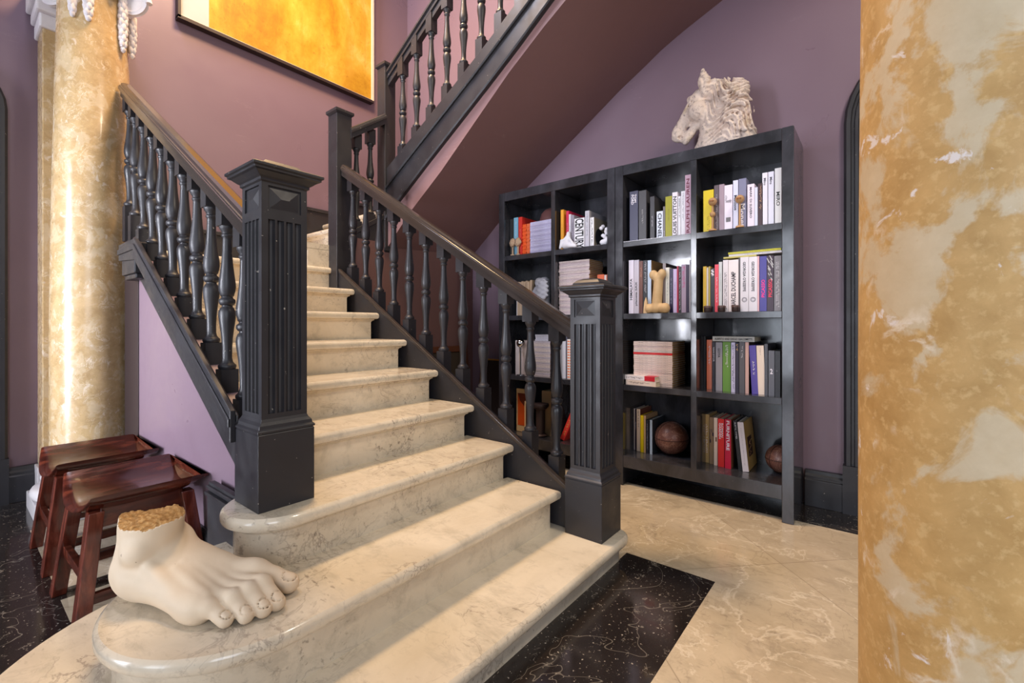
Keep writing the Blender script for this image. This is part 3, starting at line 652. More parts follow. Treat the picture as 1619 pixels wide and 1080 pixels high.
# ------------------------------------------------------------------ painting
t = thing('abstract_painting', 'large orange abstract painting in a thin dark frame over the landing', 'painting', (1.86, 3.9, 4.05))
x0, x1, z0, z1 = -.795, .8, -.825, .85
obj('canvas', MB().box(x0+.185, x1-.016, -.012, .0, z0+.012, z1), M['canvas'], t)
obj('white_strip', MB().box(x0+.006, x0+.185, -.012, 0, z0+.012, z1), M['white_panel'], t)
fr = MB(); fr.box(x0-.012, x0+.006, -.03, .03, z0-.012, z1); fr.box(x0-.012, x1+.004, -.03, .03, z0-.02, z0+.004); fr.box(x0, x1, 0, .03, z0, z1)
obj('frame', fr, M['dark_trim'], t)
ed = MB(); ed.box(x1-.016, x1+.004, -.032, 0, z0, z1); ed.box(x0+.006, x1-.016, -.02, 0, z0+.004, z0+.012)
obj('pale_edge', ed, M['cream_edge'], t)
BOOKS = [
 ('top shelf, left bay of right bookcase', 2.762, 1.246, 1.1908, 1.557, 0.32, (70, 70, 92), 'thick slate blue book with small white capitals', ['TOM\nFORD', (236, 230, 238), 0.06, 0.27, 'd', 0.62], {}),
 ('top shelf, left bay of right bookcase', 2.762, 1.185, 1.1368, 1.557, 0.314, (74, 72, 76), 'wide grey slipcased book with a pale border', ['|', (190, 186, 186), 0.38, 0.7, 'd', 0.22], {}),
 ('top shelf, left bay of right bookcase', 2.762, 1.111, 1.0838, 1.557, 0.265, (64, 62, 66), 'narrow dark grey book with tiny white title', ['|', (236, 230, 238), 0.44, 0.7, 'd', 0.25], {}),
 ('top shelf, left bay of right bookcase', 2.762, 1.069, 1.0308, 1.557, 0.166, (226, 232, 246), 'short white book with black capitals', ['CHANEL', (24, 22, 26), 0.06, 1.0, 'd', 0.62], {}),
 ('top shelf, left bay of right bookcase', 2.762, 1.029, 1.0168, 1.557, 0.191, (120, 116, 118), 'thin grey book beside the lime one', ['|', (236, 230, 238), 0.78, 0.98, 'd', 0.5], {}),
 ('top shelf, left bay of right bookcase', 2.762, 1.015, 0.9758, 1.557, 0.248, (160, 156, 20), 'lime green book', ['|', (110, 104, 10), 0.3, 0.62, 'd', 0.14], {}),
 ('top shelf, left bay of right bookcase', 2.762, 0.973, 0.9428, 1.557, 0.266, (236, 230, 238), 'white book with heavy black capitals up its spine', ['LOUIS VUITTON', (24, 22, 26), 0.08, 1.0, 'u', 0.72], {}),
 ('top shelf, left bay of right bookcase', 2.762, 0.939, 0.9228, 1.557, 0.237, (232, 232, 240), 'slim white book with grey lettering', ['|', (90, 88, 100), 0.05, 0.55, 'd', 0.6], {}),
 ('top shelf, left bay of right bookcase', 2.762, 0.92, 0.8978, 1.557, 0.264, (240, 238, 246), 'tall white book with a small dark title', ['|', (70, 64, 80), 0.03, 0.68, 'd', 0.3], {}),
 ('top shelf, left bay of right bookcase', 2.762, 0.897, 0.8638, 1.557, 0.355, (206, 170, 188), 'tallest book, pink with dark red capitals', ['RALPH LAUREN', (120, 34, 60), 0.05, 0.98, 'u', 0.55], {}),
 ('top shelf, right bay of right bookcase', 2.762, 0.793, 0.7368, 1.557, 0.243, (226, 200, 10), 'broad bright yellow book', ['|', (190, 164, 0), 0.6, 0.95, 'd', 0.3], {}),
 ('top shelf, right bay of right bookcase', 2.762, 0.734, 0.7088, 1.557, 0.263, (98, 84, 90), 'dark taupe book with pale spine letters', ['|', (210, 200, 205), 0.16, 1.0, 'd', 0.4], {}),
 ('top shelf, right bay of right bookcase', 2.762, 0.707, 0.6808, 1.557, 0.263, (168, 146, 160), 'plain mauve book', None, {}),
 ('top shelf, right bay of right bookcase', 2.762, 0.679, 0.6378, 1.557, 0.252, (238, 230, 244), 'white book with a small grey square', ['Cy\nTwombly', (120, 112, 120), 0.22, 0.42, 'h', 0.8], {'sq': 1}),
 ('top shelf, right bay of right bookcase', 2.762, 0.634, 0.6088, 1.557, 0.271, (220, 222, 244), 'white book lettered in dark blue-grey', ['Matisse', (60, 60, 80), 0.3, 0.62, 'd', 0.6], {}),
 ('top shelf, right bay of right bookcase', 2.762, 0.606, 0.5678, 1.557, 0.274, (132, 132, 160), 'slate blue book with large white lettering', ['Monet', (236, 230, 238), 0.5, 0.98, 'd', 0.7], {}),
 ('top shelf, right bay of right bookcase', 2.762, 0.562, 0.5278, 1.557, 0.235, (236, 224, 238), 'pale pink-white book with dark thin title', ['MARK DI SUVERO', (60, 50, 66), 0.06, 0.8, 'd', 0.3], {}),
 ('top shelf, right bay of right bookcase', 2.762, 0.526, 0.5118, 1.557, 0.213, (216, 220, 240), 'thin pale blue book', None, {}),
 ('top shelf, right bay of right bookcase', 2.762, 0.51, 0.4868, 1.557, 0.23, (70, 50, 56), 'dark brown book with tan letters', ['|', (214, 168, 128), 0.05, 0.62, 'd', 0.5], {}),
 ('top shelf, right bay of right bookcase', 2.762, 0.489, 0.4648, 1.557, 0.283, (228, 226, 238), 'left one of two matching pale slim volumes', ['Miro', (50, 48, 60), 0.1, 0.24, 'd', 0.45], {}),
 ('top shelf, right bay of right bookcase', 2.762, 0.461, 0.4348, 1.557, 0.283, (220, 220, 236), 'right one of two matching pale slim volumes', ['Miro', (50, 48, 60), 0.1, 0.24, 'd', 0.45], {}),
 ('top shelf, right bay of right bookcase', 2.762, 0.43, 0.3998, 1.557, 0.295, (236, 236, 236), 'tallest pale grey book beside the end panel', ['MIRO', (70, 70, 70), 0.42, 0.68, 'd', 0.55], {}),
 ('second shelf, left bay of right bookcase', 2.775, 1.258, 1.2258, 1.0975, 0.344, (232, 222, 236), 'white book with dark serif capitals', ['HIMALAYA', (50, 46, 56), 0.34, 0.75, 'u', 0.55], {}),
 ('second shelf, left bay of right bookcase', 2.775, 1.223, 1.1898, 1.0975, 0.342, (196, 188, 200), 'pale grey book with thin dark lettering', ['planeta SAX', (60, 56, 62), 0.4, 0.86, 'u', 0.5], {}),
 ('second shelf, left bay of right bookcase', 2.775, 1.188, 1.1648, 1.0975, 0.332, (110, 62, 44), 'brown picture-spined book', ['|', (214, 150, 110), 0.1, 0.3, 'd', 0.5], {}),
 ('second shelf, left bay of right bookcase', 2.775, 1.162, 1.1338, 1.0975, 0.334, (24, 22, 28), 'black book with pale letters', ['|', (212, 206, 210), 0.02, 0.62, 'd', 0.45], {}),
 ('second shelf, left bay of right bookcase', 2.775, 1.132, 1.1098, 1.0975, 0.332, (196, 214, 236), 'pale blue book with a tan front cover', None, {'cov': (190, 150, 96)}),
 ('second shelf, left bay of right bookcase', 2.775, 1.036, 1.0178, 1.0975, 0.306, (142, 134, 138), 'grey book behind the bone', None, {'cov': (52, 40, 38)}),
 ('second shelf, left bay of right bookcase', 2.775, 1.018, 0.9958, 1.0975, 0.278, (232, 232, 222), 'white book with a lime edge', ['|', (80, 80, 90), 0.2, 0.95, 'd', 0.25], {}),
 ('second shelf, left bay of right bookcase', 2.775, 0.994, 0.9738, 1.0975, 0.268, (44, 40, 76), 'navy book', ['|', (190, 190, 220), 0.2, 0.8, 'd', 0.3], {}),
 ('second shelf, left bay of right bookcase', 2.775, 0.972, 0.9508, 1.0975, 0.266, (206, 190, 232), 'violet and white book', ['|', (90, 60, 160), 0.3, 0.7, 'd', 0.3], {}),
 ('second shelf, left bay of right bookcase', 2.775, 0.95, 0.9408, 1.0975, 0.282, (172, 22, 62), 'thin crimson book', None, {}),
 ('second shelf, left bay of right bookcase', 2.775, 0.939, 0.9248, 1.0975, 0.277, (48, 44, 48), 'black and white spined book', ['|', (236, 230, 238), 0.05, 0.95, 'd', 0.5], {}),
 ('second shelf, left bay of right bookcase', 2.775, 0.923, 0.8958, 1.0975, 0.288, (178, 158, 182), 'mauve book with pink lettering', ['|', (222, 80, 150), 0.03, 0.52, 'd', 0.6], {}),
 ('second shelf, left bay of right bookcase', 2.775, 0.894, 0.8778, 1.0975, 0.286, (50, 34, 66), 'dark purple book', None, {}),
 ('second shelf, left bay of right bookcase', 2.775, 0.876, 0.8708, 1.0975, 0.312, (226, 224, 232), 'thin white book against the divider', None, {}),
 ('second shelf, right bay of right bookcase', 2.775, 0.798, 0.7808, 1.0975, 0.267, (236, 190, 10), 'bright yellow book', ['|', (190, 150, 0), 0.1, 0.5, 'd', 0.2], {}),
 ('second shelf, right bay of right bookcase', 2.775, 0.779, 0.7698, 1.0975, 0.26, (214, 204, 196), 'thin off-white book', None, {}),
 ('second shelf, right bay of right bookcase', 2.775, 0.768, 0.7588, 1.0975, 0.265, (176, 156, 60), 'thin olive book', None, {}),
 ('second shelf, right bay of right bookcase', 2.775, 0.757, 0.7358, 1.0975, 0.253, (36, 28, 36), 'black book with white hash mark', ['#', (236, 230, 238), 0.02, 0.18, 'd', 0.7], {}),
 ('second shelf, right bay of right bookcase', 2.775, 0.734, 0.7138, 1.0975, 0.273, (230, 70, 90), 'coral red book with white title', ['|', (236, 230, 238), 0.25, 0.8, 'u', 0.4], {}),
 ('second shelf, right bay of right bookcase', 2.775, 0.712, 0.6958, 1.0975, 0.286, (206, 210, 212), 'pale grey book', ['|', (100, 100, 100), 0.2, 0.6, 'd', 0.2], {}),
 ('second shelf, right bay of right bookcase', 2.775, 0.69, 0.6628, 1.0975, 0.294, (228, 220, 226), 'white book with two lines of small capitals', ['||', (80, 66, 74), 0.22, 0.95, 'u', 0.6], {}),
 ('second shelf, right bay of right bookcase', 2.775, 0.661, 0.6098, 1.0975, 0.292, (238, 228, 230), 'broad white book with tall narrow black capitals', ['MARCEL DUCHAMP', (52, 44, 50), 0.22, 0.92, 'u', 0.46], {}),
 ('second shelf, right bay of right bookcase', 2.775, 0.608, 0.6018, 1.0975, 0.302, (82, 74, 78), 'thin dark book', None, {}),
 ('second shelf, right bay of right bookcase', 2.775, 0.6, 0.5588, 1.0975, 0.302, (226, 222, 230), 'left one of two matching white emblem volumes', ["GEORGIA O'KEEFFE", (52, 50, 56), 0.08, 0.64, 'd', 0.36], {'em': 1}),
 ('second shelf, right bay of right bookcase', 2.775, 0.557, 0.5158, 1.0975, 0.3, (228, 224, 232), 'right one of two matching white emblem volumes', ["GEORGIA O'KEEFFE", (52, 50, 56), 0.08, 0.64, 'd', 0.36], {'em': 1}),
 ('second shelf, right bay of right bookcase', 2.775, 0.515, 0.5068, 1.0975, 0.3, (226, 180, 188), 'thin pink book', None, {}),
 ('second shelf, right bay of right bookcase', 2.775, 0.504, 0.4708, 1.0975, 0.298, (72, 66, 150), 'royal blue book with pink capitals', ['PICASSO', (250, 60, 150), 0.42, 0.75, 'u', 0.5], {}),
 ('second shelf, right bay of right bookcase', 2.775, 0.469, 0.4378, 1.0975, 0.298, (60, 40, 56), 'black patterned book with red capitals', ['PICASSO', (244, 60, 90), 0.42, 0.75, 'u', 0.55], {'zig': 1}),
 ('second shelf, right bay of right bookcase', 2.775, 0.435, 0.4028, 1.0975, 0.294, (134, 130, 134), 'grey mottled book at far right', ['|', (220, 216, 220), 0.1, 0.95, 'd', 0.6], {}),
 ('third shelf, right bay of right bookcase', 2.86, 0.82, 0.8078, 0.645, 0.311, (34, 28, 32), 'tall black book with a white edge', None, {}),
 ('third shelf, right bay of right bookcase', 2.85, 0.799, 0.7698, 0.645, 0.292, (234, 122, 84), 'orange book with white lettering', ['|', (236, 230, 238), 0.1, 0.5, 'd', 0.45], {}),
 ('third shelf, right bay of right bookcase', 2.83, 0.762, 0.7458, 0.645, 0.281, (44, 34, 46), 'black book with white capitals', ['VAN DYCK', (236, 230, 238), 0.1, 0.42, 'd', 0.5], {}),
 ('third shelf, right bay of right bookcase', 2.81, 0.738, 0.7028, 0.645, 0.28, (148, 144, 152), 'grey book with dark capitals', ['GOYA', (40, 38, 44), 0.12, 0.32, 'd', 0.36], {}),
 ('third shelf, right bay of right bookcase', 2.81, 0.7, 0.6578, 0.645, 0.283, (106, 150, 64), 'green and white book', ['|', (236, 230, 238), 0.06, 0.5, 'd', 0.4], {}),
 ('third shelf, right bay of right bookcase', 2.8, 0.653, 0.6328, 0.645, 0.281, (200, 196, 226), 'white and black spined book', ['|', (40, 36, 60), 0.04, 0.95, 'd', 0.55], {}),
 ('third shelf, right bay of right bookcase', 2.8, 0.631, 0.6138, 0.645, 0.279, (54, 48, 66), 'dark navy book', ['|', (236, 190, 120), 0.03, 0.14, 'd', 0.7], {}),
 ('third shelf, right bay of right bookcase', 2.795, 0.61, 0.5818, 0.645, 0.285, (92, 90, 96), 'dark grey book with white capitals', ['|', (236, 230, 238), 0.08, 0.32, 'd', 0.34], {}),
 ('third shelf, right bay of right bookcase', 2.79, 0.578, 0.5608, 0.645, 0.284, (206, 168, 160), 'thin pink-edged book', None, {'cov': (60, 40, 40)}),
 ('third shelf, right bay of right bookcase', 2.785, 0.558, 0.5258, 0.645, 0.267, (84, 70, 160), 'leaning blue and white book', ['|', (236, 230, 238), 0.28, 0.6, 'u', 0.4], {'tilt': 3}),
 ('third shelf, right bay of right bookcase', 2.785, 0.522, 0.4868, 0.645, 0.267, (224, 206, 190), 'leaning cream book with dark tiny letters', ['|', (80, 70, 66), 0.04, 0.2, 'd', 0.12], {'tilt': 2}),
 ('third shelf, right bay of right bookcase', 2.78, 0.482, 0.4668, 0.645, 0.277, (70, 70, 78), 'narrow dark grey book', ['|', (120, 120, 126), 0.2, 0.7, 'd', 0.3], {}),
 ('third shelf, right bay of right bookcase', 2.78, 0.463, 0.4348, 0.645, 0.242, (88, 88, 96), 'short grey book bearing the numeral two', ['2', (236, 230, 238), 0.4, 0.52, 'h', 0.45], {}),
 ('third shelf, right bay of right bookcase', 2.78, 0.432, 0.4078, 0.645, 0.241, (26, 24, 30), 'short black book beside the end panel', ['|', (110, 108, 116), 0.4, 0.5, 'h', 0.6], {}),
 ('lowest shelf, right bay of right bookcase', 2.905, 0.828, 0.7998, 0.192, 0.291, (192, 156, 100), 'tan book with white lettering', ['|', (236, 230, 238), 0.2, 0.8, 'u', 0.4], {}),
 ('lowest shelf, right bay of right bookcase', 2.89, 0.794, 0.7698, 0.192, 0.28, (150, 120, 90), 'picture-spined tan and dark book', ['|', (60, 40, 60), 0.2, 0.6, 'h', 0.9], {}),
 ('lowest shelf, right bay of right bookcase', 2.875, 0.765, 0.7448, 0.192, 0.283, (222, 196, 176), 'narrow white and brown book', ['|', (110, 70, 50), 0.25, 0.75, 'h', 0.8], {}),
 ('lowest shelf, right bay of right bookcase', 2.865, 0.74, 0.7058, 0.192, 0.281, (228, 44, 40), 'bright red book with white capitals', ['ROMAN\nGARDEN', (236, 230, 238), 0.08, 0.42, 'd', 0.7], {}),
 ('lowest shelf, right bay of right bookcase', 2.855, 0.7, 0.6668, 0.192, 0.285, (192, 22, 60), 'crimson book with tall white capitals', ['FURNITURE', (236, 230, 238), 0.02, 0.64, 'd', 0.5], {'cov': (150, 100, 70)}),
 ('lowest shelf, right bay of right bookcase', 2.855, 0.656, 0.6378, 0.192, 0.283, (30, 28, 30), 'leaning black book with white lettering', ['|', (236, 230, 238), 0.03, 0.36, 'd', 0.5], {'tilt': 6}),
 ('lowest shelf, right bay of right bookcase', 2.852, 0.633, 0.6018, 0.192, 0.278, (218, 208, 212), 'leaning white-spined book showing its tan cover', ['|', (90, 80, 80), 0.1, 0.9, 'd', 0.1], {'tilt': 6, 'cov': (188, 150, 86), 'pic': 1}),
 ('lowest shelf, left bay of right bookcase', 2.92, 1.332, 1.3048, 0.192, 0.271, (84, 76, 70), 'grey-brown book', None, {}),
 ('lowest shelf, left bay of right bookcase', 2.9, 1.292, 1.2728, 0.192, 0.275, (236, 218, 208), 'white book with tiny red title', ['|', (190, 40, 50), 0.4, 0.6, 'd', 0.3], {}),
 ('lowest shelf, left bay of right bookcase', 2.895, 1.268, 1.2588, 0.192, 0.272, (50, 30, 44), 'thin dark book', ['|', (236, 230, 238), 0.3, 0.5, 'd', 0.5], {}),
 ('lowest shelf, left bay of right bookcase', 2.885, 1.252, 1.2288, 0.192, 0.277, (228, 198, 172), 'cream book with dark lettering', ['|', (60, 40, 40), 0.04, 0.45, 'd', 0.4], {'cov': (120, 70, 56)}),
 ('lowest shelf, left bay of right bookcase', 2.875, 1.222, 1.2008, 0.192, 0.241, (244, 204, 10), 'bright yellow book', ['|', (150, 120, 0), 0.05, 0.4, 'd', 0.2], {'cov': (190, 150, 90)}),
 ('lowest shelf, left bay of right bookcase', 2.87, 1.196, 1.1848, 0.192, 0.243, (206, 164, 120), 'thin tan paperback', None, {}),
 ('lowest shelf, left bay of right bookcase', 2.865, 1.18, 1.1618, 0.192, 0.217, (40, 38, 44), 'black book', ['|', (190, 186, 200), 0.1, 0.9, 'd', 0.3], {}),
 ('lowest shelf, left bay of right bookcase', 2.862, 1.153, 1.1378, 0.192, 0.221, (176, 188, 200), 'pale blue-grey book with dark front cover', None, {'cov': (54, 58, 66)}),
 ('top shelf, left bay of left bookcase', 2.79, 2.255, 2.2198, 1.557, 0.295, (40, 40, 40), 'black book', None, {}),
 ('top shelf, left bay of left bookcase', 2.79, 2.216, 2.1748, 1.557, 0.301, (120, 170, 196), 'light blue book', ['|', (236, 230, 238), 0.1, 0.6, 'd', 0.2], {}),
 ('top shelf, left bay of left bookcase', 2.79, 2.17, 2.1358, 1.557, 0.299, (206, 50, 40), 'red book', ['|', (240, 190, 170), 0.3, 0.9, 'd', 0.15], {}),
 ('top shelf, right bay of left bookcase', 2.775, 1.776, 1.7528, 1.557, 0.291, (238, 166, 50), 'orange book', ['|', (120, 70, 20), 0.3, 0.8, 'd', 0.2], {}),
 ('top shelf, right bay of left bookcase', 2.775, 1.73, 1.7098, 1.557, 0.276, (206, 40, 80), 'magenta book', ['|', (240, 190, 200), 0.3, 0.9, 'd', 0.3], {}),
 ('top shelf, right bay of left bookcase', 2.775, 1.708, 1.6928, 1.557, 0.249, (222, 220, 230), 'narrow white book behind the white figure', ['|', (80, 80, 90), 0.3, 0.8, 'd', 0.3], {}),
 ('top shelf, right bay of left bookcase', 2.775, 1.69, 1.6658, 1.557, 0.239, (150, 142, 156), 'grey-lilac book', ['|', (70, 64, 80), 0.2, 0.8, 'd', 0.4], {}),
 ('top shelf, right bay of left bookcase', 2.775, 1.663, 1.5838, 1.557, 0.21, (236, 234, 238), 'broad white book with heavy black capitals', ['CENTURY', (24, 22, 26), 0.0, 1.0, 'd', 0.86], {}),
 ('top shelf, right bay of left bookcase', 2.775, 1.578, 1.5468, 1.557, 0.252, (200, 196, 206), 'tall pale grey book', ['|', (80, 80, 90), 0.05, 0.7, 'd', 0.3], {}),
 ('top shelf, right bay of left bookcase', 2.775, 1.539, 1.5108, 1.557, 0.201, (240, 238, 240), 'white book with dotted spine letters', ['|', (50, 46, 50), 0.02, 1.0, 'u', 0.5], {'cov': (196, 182, 160), 'blob': 1}),
]
HC = [((0, 0.064, 0.337), (0, 0.181, 0.197), 0.0602, 0.0337, 0, 1.0), ((0, 0.044, 0.368), (0, -0.015, 0.385), 0.0536, 0.0561, 0, 1.0), ((0, 0.185, 0.179), (0, 0.188, 0.172), 0.0357, 0.0347, 0, 1.0), ((0, 0.194, 0.158), (0, 0.18, 0.149), 0.0255, 0.0235, 0, 1.0), ((0, 0.138, 0.125), (0, 0.12, 0.149), 0.0245, 0.0255, 0, 1.0), ((0, 0.122, 0.147), (0, 0.049, 0.229), 0.0204, 0.0367, 0, 1.0), ((-0.035, 0.051, 0.274), (-0.035, 0.049, 0.268), 0.0643, 0.0602, 0, 1.0), ((0, -0.035, 0.262), (0, -0.032, 0.039), 0.0765, 0.0969, 0, 1.0), ((0, -0.101, 0.262), (0, -0.129, 0.065), 0.0969, 0.125, 0, 1.0), ((0, -0.035, 0.374), (0, -0.124, 0.35), 0.0638, 0.0561, 0, 1.0), ((0, 0.024, 0.063), (0, 0.044, 0.021), 0.0485, 0.0536, 0, 1.0), ((0, -0.174, 0.029), (0, -0.214, -0.005), 0.0459, 0.0459, 0, 1.0)]
HM = [((-0.02, -0.156, 0.367), (-0.015, -0.165, 0.349), 0.0398, 0.0318, 0, 1.0), ((-0.03, -0.188, 0.34), (-0.025, -0.197, 0.322), 0.0337, 0.0269, 0, 1.0), ((-0.045, -0.181, 0.302), (-0.04, -0.19, 0.285), 0.0357, 0.0286, 0, 1.0), ((-0.055, -0.147, 0.333), (-0.05, -0.156, 0.315), 0.0367, 0.0294, 0, 1.0), ((-0.03, -0.205, 0.241), (-0.025, -0.214, 0.224), 0.0296, 0.0237, 0, 1.0), ((-0.05, -0.174, 0.25), (-0.045, -0.183, 0.233), 0.0367, 0.0294, 0, 1.0), ((-0.03, -0.201, 0.203), (-0.025, -0.21, 0.186), 0.0296, 0.0237, 0, 1.0), ((-0.055, -0.17, 0.202), (-0.05, -0.179, 0.185), 0.0367, 0.0294, 0, 1.0), ((-0.03, -0.212, 0.146), (-0.025, -0.221, 0.129), 0.0306, 0.0245, 0, 1.0), ((-0.06, -0.183, 0.14), (-0.055, -0.192, 0.123), 0.0408, 0.0326, 0, 1.0), ((-0.045, -0.201, 0.096), (-0.04, -0.21, 0.079), 0.0398, 0.0318, 0, 1.0), ((-0.075, -0.156, 0.113), (-0.07, -0.165, 0.095), 0.0357, 0.0286, 0, 1.0), ((-0.02, -0.119, 0.367), (-0.015, -0.129, 0.349), 0.0281, 0.0224, 0, 1.0), ((-0.06, -0.105, 0.311), (-0.055, -0.115, 0.293), 0.0316, 0.0253, 0, 1.0), ((-0.065, -0.124, 0.256), (-0.06, -0.133, 0.238), 0.0296, 0.0237, 0, 1.0), ((-0.02, -0.219, 0.208), (-0.015, -0.228, 0.191), 0.0173, 0.0139, 0, 1.0)]
HS = [((-0.115, -0.082, 0.364), (-0.115, -0.119, 0.307), 0.0153, 0.0133, 0, 1.0), ((-0.115, -0.119, 0.307), (-0.115, -0.129, 0.234), 0.0153, 0.0133, 0, 1.0), ((-0.115, -0.119, 0.372), (-0.115, -0.165, 0.302), 0.0153, 0.0133, 0, 1.0), ((-0.115, -0.165, 0.302), (-0.115, -0.201, 0.267), 0.0153, 0.0133, 0, 1.0), ((-0.115, -0.11, 0.27), (-0.115, -0.156, 0.226), 0.0153, 0.0133, 0, 1.0), ((-0.115, -0.156, 0.226), (-0.115, -0.21, 0.21), 0.0153, 0.0133, 0, 1.0), ((-0.115, -0.124, 0.206), (-0.115, -0.11, 0.16), 0.0153, 0.0133, 0, 1.0), ((-0.115, -0.11, 0.16), (-0.115, -0.142, 0.101), 0.0153, 0.0133, 0, 1.0), ((-0.115, -0.142, 0.191), (-0.115, -0.138, 0.142), 0.0153, 0.0133, 0, 1.0), ((-0.115, -0.138, 0.142), (-0.115, -0.174, 0.083), 0.0153, 0.0133, 0, 1.0), ((-0.115, -0.165, 0.174), (-0.115, -0.161, 0.126), 0.0153, 0.0133, 0, 1.0), ((-0.115, -0.161, 0.126), (-0.115, -0.205, 0.07), 0.0153, 0.0133, 0, 1.0), ((-0.115, -0.188, 0.158), (-0.115, -0.188, 0.114), 0.0153, 0.0133, 0, 1.0), ((-0.115, -0.188, 0.114), (-0.115, -0.223, 0.075), 0.0153, 0.0133, 0, 1.0)]
HE = [((-0.045, 0.01, 0.362), (-0.06, 0.016, 0.433), 0.0265, 0.0347, 0, 1.0), ((-0.06, 0.016, 0.433), (-0.065, 0.02, 0.499), 0.0347, 0.0112, 0, 1.0)]
HX = [((0.05, -0.022, 0.418), (0.05, -0.021, 0.467), 0.0163, 0.0071, 0, 1.0), ((0, -0.101, 0.403), (0, -0.109, 0.427), 0.0133, 0.0051, 0, 1.0), ((-0.02, 0.108, 0.364), (-0.03, 0.089, 0.361), 0.0184, 0.0204, 0, 1.0)]
HG = [((-0.088, 0.12, 0.215), (-0.088, 0.069, 0.196), 0.0173, 0.0153, 0, 1.0), ((-0.088, 0.069, 0.196), (-0.088, 0.029, 0.208), 0.0173, 0.0153, 0, 1.0), ((-0.088, 0.029, 0.208), (-0.088, -0.008, 0.249), 0.0173, 0.0153, 0, 1.0), ((-0.088, -0.008, 0.249), (-0.088, -0.015, 0.288), 0.0173, 0.0153, 0, 1.0)]
H_EYE = (-0.05, 0.092, 0.322); H_NOS = (-0.035, 0.164, 0.147); H_MOUTH = ((-0.03, 0.217, 0.145), (-0.05, 0.153, 0.171)); H_EARIN = ((-0.095, 0.008, 0.387), (-0.092, 0.017, 0.462)); H_JAW = ((-0.07, 0.115, 0.221), (-0.07, 0.029, 0.213))
# ------------------------------------------------------------------ stools
def stool(loc, rz, label):
    t = thing('wooden_stool', label, 'stool', loc, rz, 'pair of rosewood stools')
    mb = MB(); rings = []; n = 20; hw = .22
    prof = [(-.158, .5), (-.155, .78), (-.148, .93), (-.135, 1)]+[(-.135+.30*i/10, 1) for i in range(1, 11)]+[(.176, .94), (.183, .8), (.186, .55)]
    for u, q in prof:
        S_ = [-1+2*j/n for j in range(n+1)]
        bul = (.012 if u > 0 else -.04)*(abs(u)/.186)**3
        zt_ = lambda s_: .45-.062*(1-abs(s_)**2.3)-(.012*(1-q)/.45)*(1-s_**2)
        zb_ = lambda s_: .438-.082*(1-abs(s_)**3)*(1-(.62*(max(0, u-.07)/.116)**1.6 if u > 0 else .2*(max(0, -u-.09)/.07)))
        top = [(u+bul*(1-s_*s_), s_*hw, zt_(s_)*q+zb_(s_)*(1-q)+.25*(1-q)*(zt_(s_)-zb_(s_))) for s_ in S_]
        bot = [(u+bul*(1-s_*s_), s_*hw*.99, zb_(s_)+.35*(1-q)*(zt_(s_)-zb_(s_))) for s_ in S_[::-1]]
        rings.append(top+bot)
    mb.loft(rings)
    obj('seat', mb, M['rosewood'], t, angle=50)
    for sx in (-1, 1):
        for sy in (-1, 1):
            L = MB(); w = .021
            L.loft([[(sx*cx_+a*w, sy*cy_+b*w*1.2, z) for a, b in ((-1, -1), (1, -1), (1, 1), (-1, 1))] for cx_, cy_, z in ((.178, .192, 0), (.132, .15, .385))])
            obj('leg', L, M['rosewood_leg'], t, bevel=.003)
    for sx in (-1, 1):
        obj('stretcher', MB().box(sx*.158-.011, sx*.158+.011, -.17, .17, .155, .19), M['rosewood'], t, bevel=.002)
    for sy in (-1, 1):
        obj('stretcher', MB().box(-.165, .165, sy*.184-.011, sy*.184+.011, .085, .12), M['rosewood'], t, bevel=.002)
        obj('apron', MB().box(-.12, .12, sy*.148-.01, sy*.148+.01, .325, .40), M['rosewood'], t, bevel=.002)
    return t
stool((.462, 2.25, 0), .02, 'nearer rosewood stool with a scooped seat behind the foot sculpture')
stool((.455, 2.85, 0), .0, 'farther rosewood stool with a scooped seat in front of the column')

